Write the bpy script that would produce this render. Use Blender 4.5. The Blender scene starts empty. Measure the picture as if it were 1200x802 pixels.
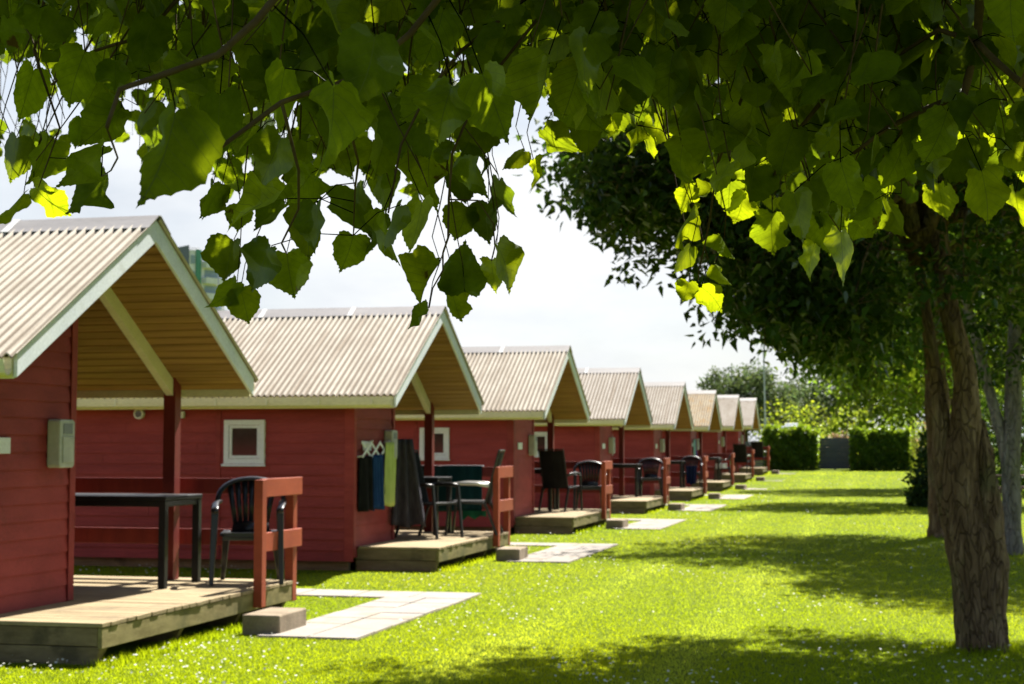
import bpy, bmesh, math, random
import numpy as np
from mathutils import Vector, Matrix
R = math.radians
scene = bpy.context.scene
col = scene.collection
rnd = random.Random(7)
RNG = np.random.default_rng(11)

# ------------------------------------------------------------------ camera data
CAM = Vector((0, 0, 1.41)); YAW = .234; PITCH = .066; F = 1850.0
SUN = Vector((.15, .61, .78)).normalized()
def ray(px, py):
    r = (px - 600) / F; u = (401 - py) / F
    fw = math.cos(PITCH) - u * math.sin(PITCH); up = math.sin(PITCH) + u * math.cos(PITCH)
    return Vector((r * math.cos(YAW) - fw * math.sin(YAW), r * math.sin(YAW) + fw * math.cos(YAW), up))
def at(px, py, d): return CAM + ray(px, py) * d
def topx(P):
    P = Vector(P) - CAM
    r = P.x * math.cos(YAW) + P.y * math.sin(YAW); fw = -P.x * math.sin(YAW) + P.y * math.cos(YAW)
    d = fw * math.cos(PITCH) + P.z * math.sin(PITCH); u = -fw * math.sin(PITCH) + P.z * math.cos(PITCH)
    return 600 + F * r / d, 401 - F * u / d, d
def gz(y):
    t = min(1, max(0, (y - 42) / 40)); return .42 * t * t * (3 - 2 * t)

# ------------------------------------------------------------------ materials
def newmat(name):
    m = bpy.data.materials.new(name); m.use_nodes = True
    nt = m.node_tree; b = nt.nodes['Principled BSDF']
    return m, nt, b
def nn(nt, t, **k):
    n = nt.nodes.new(t)
    for a, v in k.items():
        if a.startswith('i_'): n.inputs[a[2:].replace('_', ' ')].default_value = v
        else: setattr(n, a, v)
    return n
def ramp(nt, src, stops):
    r = nt.nodes.new('ShaderNodeValToRGB'); e = r.color_ramp.elements
    while len(e) < len(stops): e.new(.5)
    for el, (p, c) in zip(e, stops): el.position = p; el.color = (*c, 1)
    nt.links.new(src, r.inputs[0]); return r.outputs[0]
def mixc(nt, fac, a, b, mode='MIX'):
    m = nt.nodes.new('ShaderNodeMix'); m.data_type = 'RGBA'; m.blend_type = mode
    for s, v in ((m.inputs[0], fac), (m.inputs[6], a), (m.inputs[7], b)):
        if hasattr(v, 'links') or isinstance(v, bpy.types.NodeSocket): nt.links.new(v, s)
        elif isinstance(v, (int, float)): s.default_value = v
        else: s.default_value = (*v, 1)
    return m.outputs[2]
def objcoord(nt, scale=(1, 1, 1), shift=True):
    tc = nn(nt, 'ShaderNodeTexCoord'); mp = nn(nt, 'ShaderNodeMapping'); mp.inputs['Scale'].default_value = scale
    nt.links.new(tc.outputs['Object'], mp.inputs['Vector'])
    if shift:
        oi = nn(nt, 'ShaderNodeObjectInfo'); mu = nn(nt, 'ShaderNodeMath', operation='MULTIPLY'); mu.inputs[1].default_value = 37
        nt.links.new(oi.outputs['Random'], mu.inputs[0])
        cx = nn(nt, 'ShaderNodeCombineXYZ')
        for k in range(3): nt.links.new(mu.outputs[0], cx.inputs[k])
        nt.links.new(cx.outputs[0], mp.inputs['Location'])
    return mp.outputs[0]
def noise(nt, vec, scale, detail=4, rough=.6):
    n = nn(nt, 'ShaderNodeTexNoise'); n.inputs['Scale'].default_value = scale; n.inputs['Detail'].default_value = detail
    n.inputs['Roughness'].default_value = rough; nt.links.new(vec, n.inputs['Vector']); return n.outputs['Fac']
def bump(nt, b, h, strength=.3, dist=.01):
    n = nn(nt, 'ShaderNodeBump'); n.inputs['Strength'].default_value = strength; n.inputs['Distance'].default_value = dist
    nt.links.new(h, n.inputs['Height']); nt.links.new(n.outputs[0], b.inputs['Normal'])
def weathered(name, c1, c2, scale=3, stretch=(1, 1, 1), rough=.6, spec=.3, bs=.2, bd=.004, fine=60, lo=.35, hi=.7, dirt=None):
    m, nt, b = newmat(name)
    v = objcoord(nt, stretch)
    n = noise(nt, v, scale, 6)
    c = ramp(nt, n, [(lo, c1), (hi, c2)])
    f = noise(nt, v, fine, 3)
    c = mixc(nt, .25, c, ramp(nt, f, [(.3, (0.45, .45, .45)), (.7, (1.3, 1.3, 1.3))]), 'MULTIPLY')
    if dirt:
        d = noise(nt, objcoord(nt, (1, 1, 1)), dirt[1], 5)
        fac = ramp(nt, d, [(dirt[2], (0, 0, 0)), (dirt[2] + .12, (dirt[3],) * 3)])
        c = mixc(nt, fac, c, dirt[0])
    if name in ('red_paint', 'deck_planks', 'rail_paint', 'concrete_slab'):
        fd = noise(nt, objcoord(nt, (.5, .5, .8)), .9, 3); oi = nn(nt, 'ShaderNodeObjectInfo')
        c = mixc(nt, .8, c, ramp(nt, fd, [(.3, (.80, .80, .80)), (.7, (1.2, 1.2, 1.2))]), 'MULTIPLY')
        c = mixc(nt, .7, c, ramp(nt, oi.outputs['Random'], [(0, (.86, .86, .86)), (1, (1.14, 1.12, 1.1))]), 'MULTIPLY')
        gr_ = noise(nt, objcoord(nt, (.6, 14, 14)), 6, 4, .7); c = mixc(nt, .4, c, ramp(nt, gr_, [(.3, (.7, .7, .7)), (.7, (1.2, 1.2, 1.2))]), 'MULTIPLY')
    nt.links.new(c, b.inputs['Base Color'])
    b.inputs['Roughness'].default_value = rough; b.inputs['Specular IOR Level'].default_value = spec
    bump(nt, b, f, bs, bd)
    return m
def plain(name, c, rough=.5, spec=.4, metal=0):
    m, nt, b = newmat(name)
    v = objcoord(nt); n = noise(nt, v, 9, 4)
    cc = ramp(nt, n, [(.3, tuple(x * .82 for x in c)), (.7, tuple(min(1, x * 1.12) for x in c))])
    nt.links.new(cc, b.inputs['Base Color']); b.inputs['Roughness'].default_value = rough
    b.inputs['Specular IOR Level'].default_value = spec; b.inputs['Metallic'].default_value = metal
    return m
M = {}
M['red'] = weathered('red_paint', (.245, .033, .031), (.335, .052, .048), 2.2, (.4, 1, 3), .62, .25, .25, .003, 45, dirt=((.16, .028, .022), 4, .6, .5))
M['redrail'] = weathered('rail_paint', (.30, .055, .026), (.40, .085, .036), 3, (1, 1, 1), .55, .3, .2, .003, 70)
M['darkpost'] = weathered('post_paint', (.14, .018, .015), (.20, .028, .02), 3, (3, 3, .5), .55, .3, .2, .003, 60)
M['white'] = weathered('white_paint', (.68, .73, .78), (.78, .82, .86), 3, (1, 1, 1), .5, .35, .15, .002, 50, dirt=((.45, .45, .40), 5, .64, .4))
M['cream'] = weathered('cream_paint', (.70, .66, .44), (.80, .76, .54), 2, (.5, 2, 2), .5, .3, .12, .002, 40)
M['soffit'] = weathered('soffit_boards', (.25, .13, .036), (.42, .24, .07), 3, (.25, 6, 6), .6, .25, .3, .003, 30)
M['deck'] = weathered('deck_planks', (.27, .205, .115), (.41, .325, .19), 2.4, (.5, 6, 2), .75, .2, .4, .004, 30, dirt=((.15, .115, .075), 3, .56, .6))
M['fascia'] = weathered('deck_fascia', (.19, .155, .065), (.31, .26, .12), 3, (1.5, 1.5, 5), .8, .15, .4, .004, 25, dirt=((.10, .10, .045), 2.5, .52, .65))
M['skirt'] = weathered('weathered_skirt', (.15, .11, .06), (.24, .18, .105), 3, (1, 1, 5), .8, .15, .4, .004, 25, dirt=((.06, .05, .032), 3, .55, .7))
def roofmat(name, a, b_, lichen, amount):
    m, nt, b = newmat(name)
    v = objcoord(nt, (1, .35, 1)); n = noise(nt, v, 3.2, 7, .65)
    c = ramp(nt, n, [(.32, a), (.68, b_)])
    st = noise(nt, objcoord(nt, (7, .25, .25)), 2.5, 5, .6)
    c = mixc(nt, ramp(nt, st, [(.5, (0, 0, 0)), (.72, (.75,) * 3)]), c, (.25, .185, .125))
    l = noise(nt, objcoord(nt), 5, 8, .75)
    c = mixc(nt, ramp(nt, l, [(amount, (0, 0, 0)), (amount + .07, (.85,) * 3)]), c, lichen)
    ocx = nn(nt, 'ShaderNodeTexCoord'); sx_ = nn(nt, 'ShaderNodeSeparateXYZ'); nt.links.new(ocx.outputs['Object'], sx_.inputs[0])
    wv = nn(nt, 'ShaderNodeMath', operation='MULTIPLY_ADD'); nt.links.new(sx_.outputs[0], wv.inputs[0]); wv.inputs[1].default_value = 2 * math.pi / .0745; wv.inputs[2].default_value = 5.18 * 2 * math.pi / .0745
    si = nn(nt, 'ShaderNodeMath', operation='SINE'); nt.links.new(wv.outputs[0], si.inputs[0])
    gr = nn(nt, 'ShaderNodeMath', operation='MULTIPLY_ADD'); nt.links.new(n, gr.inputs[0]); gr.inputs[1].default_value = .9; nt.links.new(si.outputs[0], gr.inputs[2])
    c = mixc(nt, ramp(nt, gr.outputs[0], [(-.0, (.85,) * 3), (.55, (0, 0, 0))]), c, (.15, .115, .08))   # darker tone along the valleys of the sheet
    f = noise(nt, objcoord(nt), 90, 2)
    c = mixc(nt, .35, c, ramp(nt, f, [(.3, (.6,) * 3), (.7, (1.25,) * 3)]), 'MULTIPLY')
    nt.links.new(c, b.inputs['Base Color']); b.inputs['Roughness'].default_value = .85; b.inputs['Specular IOR Level'].default_value = .2
    bump(nt, b, f, .3, .003); return m
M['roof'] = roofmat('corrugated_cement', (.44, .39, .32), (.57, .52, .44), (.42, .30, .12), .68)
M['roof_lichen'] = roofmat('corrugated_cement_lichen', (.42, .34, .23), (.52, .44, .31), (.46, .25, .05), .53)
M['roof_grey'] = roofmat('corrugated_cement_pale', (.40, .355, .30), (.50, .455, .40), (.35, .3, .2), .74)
M['ridge'] = weathered('ridge_sheet', (.29, .27, .26), (.39, .365, .355), 2, (.3, 2, 2), .5, .4, .2, .003, 40, dirt=((.34, .24, .08), 6, .66, .7))
M['ridgeseam'] = plain('ridge_joint', (.78, .77, .75), .4)
M['glass'] = plain('dark_glass', (.035, .028, .024), .12, .5)
M['black'] = plain('black_plastic', (.010, .011, .014), .32, .5)
M['blacktable'] = plain('black_table', (.014, .014, .014), .42, .4)
M['textile'] = weathered('black_textile', (.008, .008, .008), (.016, .016, .016), 5, (1, 1, 1), .8, .2, .4, .002, 300)
M['alu'] = plain('pale_metal', (.55, .54, .50), .35, .5, .6)
M['frame'] = plain('charcoal_metal', (.03, .03, .032), .35, .5, .3)
M['boxgrey'] = plain('meter_grey', (.42, .44, .40), .5, .4)
M['boxlabel'] = plain('meter_label', (.16, .18, .2), .35, .4)
M['concrete'] = weathered('concrete_block', (.21, .165, .115), (.32, .26, .19), 5, (1, 1, 1), .9, .15, .6, .006, 60, dirt=((.16, .14, .10), 3, .58, .5))
M['slab'] = weathered('concrete_slab', (.27, .248, .225), (.37, .34, .31), 2.2, (1, 1, 1), .9, .15, .4, .004, 70, dirt=((.24, .20, .14), 2.2, .5, .6))
M['joint'] = plain('slab_joint', (.14, .13, .07), .95, .1)
M['navy'] = weathered('navy_cloth', (.012, .035, .11), (.02, .06, .17), 6, (3, 3, 1), .95, .05, .4, .002, 200)
M['blackcloth'] = weathered('black_cloth', (.010, .010, .012), (.02, .02, .02), 6, (3, 3, 1), .95, .05, .4, .002, 200)
M['indigo'] = weathered('indigo_cloth', (.012, .02, .06), (.02, .028, .09), 6, (3, 3, 1), .95, .05, .4, .002, 200)
M['lime'] = weathered('lime_cloth', (.40, .50, .14), (.50, .60, .20), 6, (3, 3, 1), .95, .05, .4, .003, 200)
M['greytowel'] = weathered('charcoal_towel', (.035, .033, .042), (.065, .062, .075), 6, (3, 3, 1), .95, .05, .5, .003, 200)
M['teal'] = weathered('dark_teal_cloth', (.007, .035, .038), (.013, .055, .055), 4, (3, 3, 1), .95, .05, .4, .003, 200)
M['greencloth'] = weathered('green_cloth', (.01, .08, .045), (.02, .12, .06), 4, (3, 3, 1), .95, .05, .4, .003, 200)
M['capgrey'] = weathered('grey_felt', (.12, .13, .12), (.2, .2, .18), 6, (1, 1, 1), .95, .05, .4, .003, 200)
M['towel_a'] = plain('pale_teal_cloth', (.25, .42, .42), .9, .1)
M['towel_b'] = plain('violet_cloth', (.07, .05, .22), .9, .1)
M['fencegrey'] = weathered('grey_fence', (.10, .11, .125), (.15, .16, .175), 2, (.4, 1, 6), .7, .2, .3, .004, 20)
M['caravan'] = plain('caravan_white', (.78, .79, .79), .35, .5)
M['bluegrass'] = plain('tinted_window', (.05, .09, .14), .15, .5)
M['steel'] = plain('galvanised_steel', (.42, .44, .46), .45, .4, .5)
M['facade'] = weathered('pale_facade', (.62, .62, .62), (.72, .72, .71), 1, (1, 1, 1), .8, .2, .1, .01, 5)
M['facadedark'] = plain('slate_facade', (.13, .145, .19), .7)
M['facadegreen'] = plain('green_facade', (.08, .25, .18), .7)
M['facadeglass'] = plain('balcony_glass', (.22, .29, .33), .3, .5)
M['bench'] = weathered('bench_wood', (.12, .07, .045), (.19, .12, .075), 3, (.5, 3, 3), .8)
M['twig'] = weathered('twig_bark', (.06, .04, .02), (.12, .085, .045), 20, (1, 1, 1), .85, .1, .4, .002, 120)
def barkmat(name, a, b_, c_, scale=5):
    m, nt, b = newmat(name)
    v = objcoord(nt, (2.2, 2.2, .55)); n = noise(nt, v, scale, 8, .7)
    c = ramp(nt, n, [(.3, a), (.5, b_), (.72, c_)])
    vo = nn(nt, 'ShaderNodeTexVoronoi', feature='DISTANCE_TO_EDGE'); vo.inputs['Scale'].default_value = 9
    v2 = nn(nt, 'ShaderNodeVectorMath', operation='ADD')
    nv = nn(nt, 'ShaderNodeTexNoise'); nv.inputs['Scale'].default_value = 4; nt.links.new(v, nv.inputs['Vector'])
    sc = nn(nt, 'ShaderNodeVectorMath', operation='SCALE'); sc.inputs['Scale'].default_value = .5
    nt.links.new(nv.outputs['Color'], sc.inputs[0]); nt.links.new(v, v2.inputs[0]); nt.links.new(sc.outputs[0], v2.inputs[1])
    nt.links.new(v2.outputs[0], vo.inputs['Vector'])
    cr = ramp(nt, vo.outputs['Distance'], [(0, (.35,) * 3), (.08, (1, 1, 1))])
    c = mixc(nt, .28, c, cr, 'MULTIPLY')
    gr = noise(nt, objcoord(nt), 2.2, 5)
    c = mixc(nt, ramp(nt, gr, [(.52, (0, 0, 0)), (.68, (.5,) * 3)]), c, (.13, .14, .06))
    nt.links.new(c, b.inputs['Base Color']); b.inputs['Roughness'].default_value = .9; b.inputs['Specular IOR Level'].default_value = .1
    ad = nn(nt, 'ShaderNodeMath', operation='ADD'); nt.links.new(cr, ad.inputs[0]); nt.links.new(n, ad.inputs[1])
    bump(nt, b, ad.outputs[0], 1.0, .03); return m
M['bark'] = barkmat('brown_bark', (.075, .045, .027), (.19, .12, .07), (.38, .27, .165))
M['palebark'] = barkmat('pale_bark', (.14, .12, .095), (.25, .22, .18), (.38, .34, .29))

def leafmat(name, dif, tra, gloss=.35, veins=False, brown=0.0, tmix=.5, spec=.12):
    m = bpy.data.materials.new(name); m.use_nodes = True; nt = m.node_tree; nt.nodes.clear()
    out = nn(nt, 'ShaderNodeOutputMaterial'); a = nn(nt, 'ShaderNodeAttribute', attribute_name='tint')
    cd = mixc(nt, 1, a.outputs['Color'], dif, 'MULTIPLY'); ct = mixc(nt, 1, a.outputs['Color'], tra, 'MULTIPLY')
    d = nn(nt, 'ShaderNodeBsdfDiffuse'); t = nn(nt, 'ShaderNodeBsdfTranslucent'); g = nn(nt, 'ShaderNodeBsdfGlossy')
    g.inputs['Roughness'].default_value = gloss; g.inputs['Color'].default_value = (.8, .85, .8, 1)
    if veins:
        uv = nn(nt, 'ShaderNodeUVMap'); sp = nn(nt, 'ShaderNodeSeparateXYZ'); nt.links.new(uv.outputs[0], sp.inputs[0])
        def mth(op, x, y=None):
            n = nn(nt, 'ShaderNodeMath', operation=op)
            for i, v in enumerate((x, y)):
                if v is None: continue
                if isinstance(v, (int, float)): n.inputs[i].default_value = v
                else: nt.links.new(v, n.inputs[i])
            return n.outputs[0]
        av = mth('ABSOLUTE', sp.outputs[1])
        mid = mth('LESS_THAN', av, .011)
        q = mth('FRACT', mth('MULTIPLY', mth('SUBTRACT', sp.outputs[0], mth('MULTIPLY', av, .75)), 6.5))
        lat = mth('LESS_THAN', mth('ABSOLUTE', mth('SUBTRACT', q, .5)), .045)
        vein = mth('MAXIMUM', mid, mth('MULTIPLY', lat, .6))
        tc = nn(nt, 'ShaderNodeTexCoord')
        nz = noise(nt, tc.outputs['Object'], 26, 5, .7)
        mot = ramp(nt, nz, [(.3, (.6, .64, .6)), (.7, (1.3, 1.25, 1.1))])
        cd = mixc(nt, 1, cd, mot, 'MULTIPLY'); ct = mixc(nt, 1, ct, mot, 'MULTIPLY')
        ct = mixc(nt, mth('MULTIPLY', vein, .7), ct, tuple(x * .3 for x in tra)); cd = mixc(nt, mth('MULTIPLY', vein, .5), cd, (.16, .2, .07))
        bz = noise(nt, tc.outputs['Object'], 17, 4, .6)
        bf = ramp(nt, bz, [(.69, (0, 0, 0)), (.73, (.85,) * 3)])
        cd = mixc(nt, bf, cd, (.07, .03, .012)); ct = mixc(nt, bf, ct, (.08, .03, .01))
        bp = nn(nt, 'ShaderNodeBump'); bp.inputs['Strength'].default_value = .5; bp.inputs['Distance'].default_value = .002
        nt.links.new(mth('ADD', vein, nz), bp.inputs['Height'])
        for s in (d, t, g): nt.links.new(bp.outputs[0], s.inputs['Normal'])
    nt.links.new(cd, d.inputs['Color']); nt.links.new(ct, t.inputs['Color'])
    m1 = nn(nt, 'ShaderNodeMixShader'); m1.inputs[0].default_value = tmix
    nt.links.new(d.outputs[0], m1.inputs[1]); nt.links.new(t.outputs[0], m1.inputs[2])
    fr = nn(nt, 'ShaderNodeFresnel'); fr.inputs['IOR'].default_value = 1.38
    fm = nn(nt, 'ShaderNodeMath', operation='MULTIPLY'); fm.inputs[1].default_value = spec; nt.links.new(fr.outputs[0], fm.inputs[0])
    m2 = nn(nt, 'ShaderNodeMixShader'); nt.links.new(fm.outputs[0], m2.inputs[0])
    nt.links.new(m1.outputs[0], m2.inputs[1]); nt.links.new(g.outputs[0], m2.inputs[2])
    nt.links.new(m2.outputs[0], out.inputs['Surface']); return m
M['linden'] = leafmat('linden_leaf', (.075, .115, .010), (.30, .40, .008), .5, True, spec=.07)
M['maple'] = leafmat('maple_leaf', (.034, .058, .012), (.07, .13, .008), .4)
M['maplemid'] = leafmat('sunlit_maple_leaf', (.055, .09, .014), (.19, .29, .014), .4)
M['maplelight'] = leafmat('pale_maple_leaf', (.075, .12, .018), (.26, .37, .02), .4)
M['hedge'] = leafmat('hedge_leaf', (.08, .145, .017), (.24, .34, .016), .45)
M['shrubdark'] = leafmat('dark_shrub_leaf', (.03, .055, .014), (.07, .12, .012), .45)
M['shrublight'] = leafmat('light_shrub_leaf', (.20, .25, .03), (.40, .48, .03), .5)
M['fartree'] = leafmat('far_tree_leaf', (.085, .11, .05), (.10, .14, .04), .5)
M['pinkleaf'] = leafmat('rust_shrub_leaf', (.28, .19, .11), (.3, .2, .1), .5)
M['grass'] = leafmat('grass_blade', (.136, .19, .007), (.425, .515, .006), .5, tmix=.6, spec=.05)
M['petal'] = leafmat('daisy_petal', (.78, .78, .72), (.5, .5, .42), .6, tmix=.35)

# ------------------------------------------------------------------ mesh builder
class MB:
    def __init__(s): s.v = []; s.f = []; s.smooth = False
    def add(s, vs, fs):
        n = len(s.v); s.v += [tuple(v) for v in vs]; s.f += [tuple(i + n for i in f) for f in fs]
    BF = [(0, 3, 2, 1), (4, 5, 6, 7), (0, 1, 5, 4), (1, 2, 6, 5), (2, 3, 7, 6), (3, 0, 4, 7)]
    def box(s, x0, x1, y0, y1, z0, z1):
        s.add([(x0, y0, z0), (x1, y0, z0), (x1, y1, z0), (x0, y1, z0), (x0, y0, z1), (x1, y0, z1), (x1, y1, z1), (x0, y1, z1)], s.BF); return s
    def hexa(s, vs): s.add(vs, s.BF); return s
    def bar(s, a, b, w, h, up=(0, 0, 1), w2=None, h2=None):
        a = Vector(a); b = Vector(b); d = (b - a).normalized(); u = Vector(up)
        x = d.cross(u)
        if x.length < 1e-4: x = Vector((1, 0, 0))
        x.normalize(); u = x.cross(d).normalized(); w2 = w if w2 is None else w2; h2 = h if h2 is None else h2
        q = []
        for p, ww, hh in ((a, w, h), (b, w2, h2)):
            q += [p - x * ww / 2 - u * hh / 2, p + x * ww / 2 - u * hh / 2, p + x * ww / 2 + u * hh / 2, p - x * ww / 2 + u * hh / 2]
        s.add(q, s.BF); return s
    def prism(s, poly, axis, a, b):
        n = len(poly)
        def P(p, t): return {0: (t, p[0], p[1]), 1: (p[0], t, p[1]), 2: (p[0], p[1], t)}[axis]
        s.add([P(p, a) for p in poly] + [P(p, b) for p in poly],
              [tuple(range(n))[::-1], tuple(range(n, 2 * n))] + [(i, (i + 1) % n, n + (i + 1) % n, n + i) for i in range(n)]); return s
    def tube(s, pts, rad, sides=8, cap=True, noise_=0, seed=0, flat=None):
        pts = [Vector(p) for p in pts]; n = len(pts); rr = random.Random(seed)
        if not hasattr(rad, '__len__'): rad = [rad] * n
        base = len(s.v); ref = Vector((.37, .91, .13))
        t0 = (pts[1] - pts[0]).normalized(); x = t0.cross(ref).normalized()
        for i, p in enumerate(pts):
            t = (pts[min(i + 1, n - 1)] - pts[max(i - 1, 0)]).normalized()
            x = (x - t * x.dot(t)).normalized(); y = t.cross(x)
            for k in range(sides):
                a = 2 * math.pi * k / sides; r = rad[i] * (1 + noise_ * (rr.random() - .5) * 2)
                s.v.append(tuple(p + x * math.cos(a) * r + y * math.sin(a) * r * (flat or 1)))
        for i in range(n - 1):
            for k in range(sides):
                k2 = (k + 1) % sides
                s.f.append((base + i * sides + k, base + i * sides + k2, base + (i + 1) * sides + k2, base + (i + 1) * sides + k))
        if cap:
            s.f.append(tuple(base + k for k in range(sides))[::-1]); s.f.append(tuple(base + (n - 1) * sides + k for k in range(sides)))
        return s
    def grid(s, rows):
        n = len(rows); m = len(rows[0]); b = len(s.v)
        for r in rows: s.v += [tuple(p) for p in r]
        for i in range(n - 1):
            for j in range(m - 1): s.f.append((b + i * m + j, b + i * m + j + 1, b + (i + 1) * m + j + 1, b + (i + 1) * m + j))
        return s
    def build(s, name, mat, parent=None, bevel=0, solid=0, smooth=False, subdiv=0):
        me = bpy.data.meshes.new(name); me.from_pydata(s.v, [], s.f); me.update()
        me.materials.append(M[mat] if isinstance(mat, str) else mat)
        if smooth:
            me.polygons.foreach_set('use_smooth', [True] * len(me.polygons))
        o = bpy.data.objects.new(name, me); col.objects.link(o)
        if parent: o.parent = parent
        if solid:
            md = o.modifiers.new('solid', 'SOLIDIFY'); md.thickness = solid; md.offset = 0
        if bevel:
            md = o.modifiers.new('bevel', 'BEVEL'); md.width = bevel; md.segments = 2; md.limit_method = 'ANGLE'; md.angle_limit = R(40)
        if subdiv:
            md = o.modifiers.new('sub', 'SUBSURF'); md.levels = subdiv; md.render_levels = subdiv
        return o
def tag(o, label=None, cat=None, group=None, kind=None):
    if label: o['label'] = label
    if cat: o['category'] = cat
    if group: o['group'] = group
    if kind: o['kind'] = kind
    return o
def empty(name, loc=(0, 0, 0), rz=0, label=None, cat=None, group=None):
    o = bpy.data.objects.new(name, None); col.objects.link(o); o.location = loc; o.rotation_euler = (0, 0, rz)
    o.empty_display_size = .2
    return tag(o, label, cat, group)
def kids(o): return [c for c in bpy.data.objects if c.parent == o]
def copy_tree(o, parent=None):
    c = o.copy(); col.objects.link(c); c.parent = parent
    for ch in kids(o): copy_tree(ch, c)
    return c

# ------------------------------------------------------------------ holiday cabin (local x = towards the lawn, origin under the ridge at the front wall)
WN, WM, WF, XB = -1.567, -.10, 1.60, -5.0
RZ, SL, XF, WG = 3.10, .584, .62, 1.90
DZ = .273
def roofz(y): return RZ - SL * abs(y)
def siding_x(mb, y, x0, x1, z0, z1, sgn, pitch=.122):
    z = z0
    while z < z1 - .01:
        zt = min(z + pitch, z1); jx = x0 + (x1 - x0) * (.2 + .6 * ((int(z / pitch) * 37) % 11) / 10); o_ = .0015 * ((int(z / pitch) * 7) % 3)
        for xa, xb in ((x0, jx - .002), (jx + .002, x1)):
            mb.hexa([(xa, y, z), (xb, y, z), (xb, y + sgn * (.022 + o_), z), (xa, y + sgn * (.022 + o_), z), (xa, y, zt), (xb, y, zt), (xb, y + sgn * .008, zt), (xa, y + sgn * .008, zt)])
        z = zt
def siding_y(mb, x, y0, y1, z0, sgn, clip=.14, pitch=.122, ztop=None):
    z = z0
    while z < RZ - clip:
        zt = z + pitch
        def rng(zz):
            h = (RZ - clip - zz) / SL
            return max(y0, -h), min(y1, h)
        if ztop and z >= ztop: break
        a0, b0 = rng(z); a1, b1 = rng(zt)
        if b0 - a0 < .02: break
        if b1 < a1: a1 = b1 = (a1 + b1) / 2
        o, i = x + sgn * .022, x + sgn * .008
        mb.hexa([(x, a0, z), (o, a0, z), (o, b0, z), (x, b0, z), (x, a1, zt), (i, a1, zt), (i, b1, zt), (x, b1, zt)])
        z = zt
def make_cabin():
    root = empty('holiday_cabin')
    w = MB(); siding_x(w, WN, XB, -.001, .11, 2.06, -1); w.build('wall', 'red', root)
    w = MB(); siding_y(w, 0, WN, WM, .15, 1); w.build('wall', 'red', root)
    w = MB(); siding_x(w, WM, -1.5, -.001, .28, 2.95, 1); w.build('wall', 'red', root)
    w = MB(); siding_y(w, -1.5, WM + .03, WF, .28, 1); w.build('wall', 'red', root)
    w = MB(); siding_x(w, WF, XB, -1.52, .11, 2.06, 1); w.build('wall', 'red', root)
    w = MB(); siding_y(w, XB, WN, WF, .11, -1); w.build('wall', 'red', root)
    w = MB(); w.box(XB + .06, -.06, WN + .06, WN + .13, -.08, .13); w.box(XB + .06, -1.56, WF - .13, WF - .06, -.08, .13); w.box(XB + .06, XB + .13, WN + .131, WF - .131, -.08, .13)
    w.build('plinth', 'skirt', root)
    c = MB(); c.box(-.085, .026, WN - .03, WN - .022, .11, 2.05); c.box(.022, .03, WN - .022, WN + .06, .16, 2.02); c.build('corner_trim', 'red', root, .003)
    c = MB(); c.box(.022, .031, WM - .05, WM + .03, .275, 2.9); c.box(-.06, .022, WM + .022, WM + .03, .275, 2.9); c.build('corner_trim', 'red', root, .003)
    c = MB(); c.box(-1.66, -1.60, WN - .03, WN - .02, .11, 2.05); c.build('wall_batten', 'red', root, .003)
    # roof: two corrugated slopes
    for sg in (-1, 1):
        m = MB(); N = 640; x0, x1 = XB - .18, XF + .022; ys = [0.02, .03, .5, 1.0, 1.5, 1.945, 1.955]; rows = []
        for y in ys:
            rows.append([(x0 + (x1 - x0) * i / N, sg * y, roofz(y) + .016 + .015 * math.sin(2 * math.pi * (x1 - x0) * i / N / .0745)) for i in range(N + 1)])
        if sg > 0: rows = rows[::-1]
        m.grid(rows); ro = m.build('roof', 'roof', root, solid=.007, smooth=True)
        so = MB(); y = .03
        while y < 1.86:
            y2 = min(y + .088, 1.87)
            q = [(x_, sg * yy, roofz(yy) - .115 + dz) for x_ in (XB - .1, XF - .026) for yy, dz in ((y, 0), (y2 - .011, 0), (y2 - .011, .02), (y, .02))]
            so.hexa(q); y = y2
        so.build('soffit', 'soffit', root)
        # barge boards front and back
        for xa, xb in ((XF - .025, XF), (XB - .15, XB - .125)):
            b = MB(); b.prism([(sg * .001, RZ), (sg * WG, roofz(WG)), (sg * WG, roofz(WG) - .15), (sg * .001, RZ - .165)], 0, xa, xb); b.build('bargeboard', 'white', root, .003)
        f = MB(); f.box(XB - .1, XF - .03, min(sg * 1.875, sg * 1.90), max(sg * 1.875, sg * 1.90), 1.835, 1.97); f.build('eave_board', 'cream', root)
        g = MB(); prof = [(0, .085), (-.006, .02), (.02, -.012), (.055, -.018), (.085, 0), (.095, .045), (.1, .085), (.094, .085), (.088, .045), (.08, .008), (.053, -.01), (.024, -.004), (.004, .025), (.006, .085)]
        g.prism([(sg * (1.902 + p[0]), 1.868 + p[1]) for p in prof], 0, XB - .15, XF - .035)
        for k in range(9):
            xx = XF - .25 - k * .62; ya, yb = sorted((sg * 1.998, sg * 2.008)); g.box(xx - .012, xx + .012, ya, yb, 1.87, 1.945)
        g.build('gutter', 'cream', root)
    r = MB()
    for k in range(5):
        xa = XF + .03 - k * 1.18; xb = max(xa - 1.2, XB - .2); dz = .001 * (k % 2) * 3
        pr = [(-.19, roofz(.19) + .03), (-.02, RZ + .034), (.02, RZ + .034), (.19, roofz(.19) + .03), (.19, roofz(.19) + .025), (.02, RZ + .027), (-.02, RZ + .027), (-.19, roofz(.19) + .025)]
        r.prism([(p[0] * (1 + dz * 4), p[1] + dz) for p in pr], 0, xb, xa)
    rc = r.build('ridge_cap', 'ridge', root)
    for k in range(1, 5):
        j = MB(); xa = XF + .03 - k * 1.18
        for sg in (-1, 1):
            j.prism([(sg * .198, roofz(.19) + .034), (sg * .015, RZ + .042), (sg * .015, RZ + .040), (sg * .198, roofz(.19) + .0305)], 0, xa - .03, xa + .03)
        j.build('joint_strip', 'ridgeseam', rc)
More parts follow.
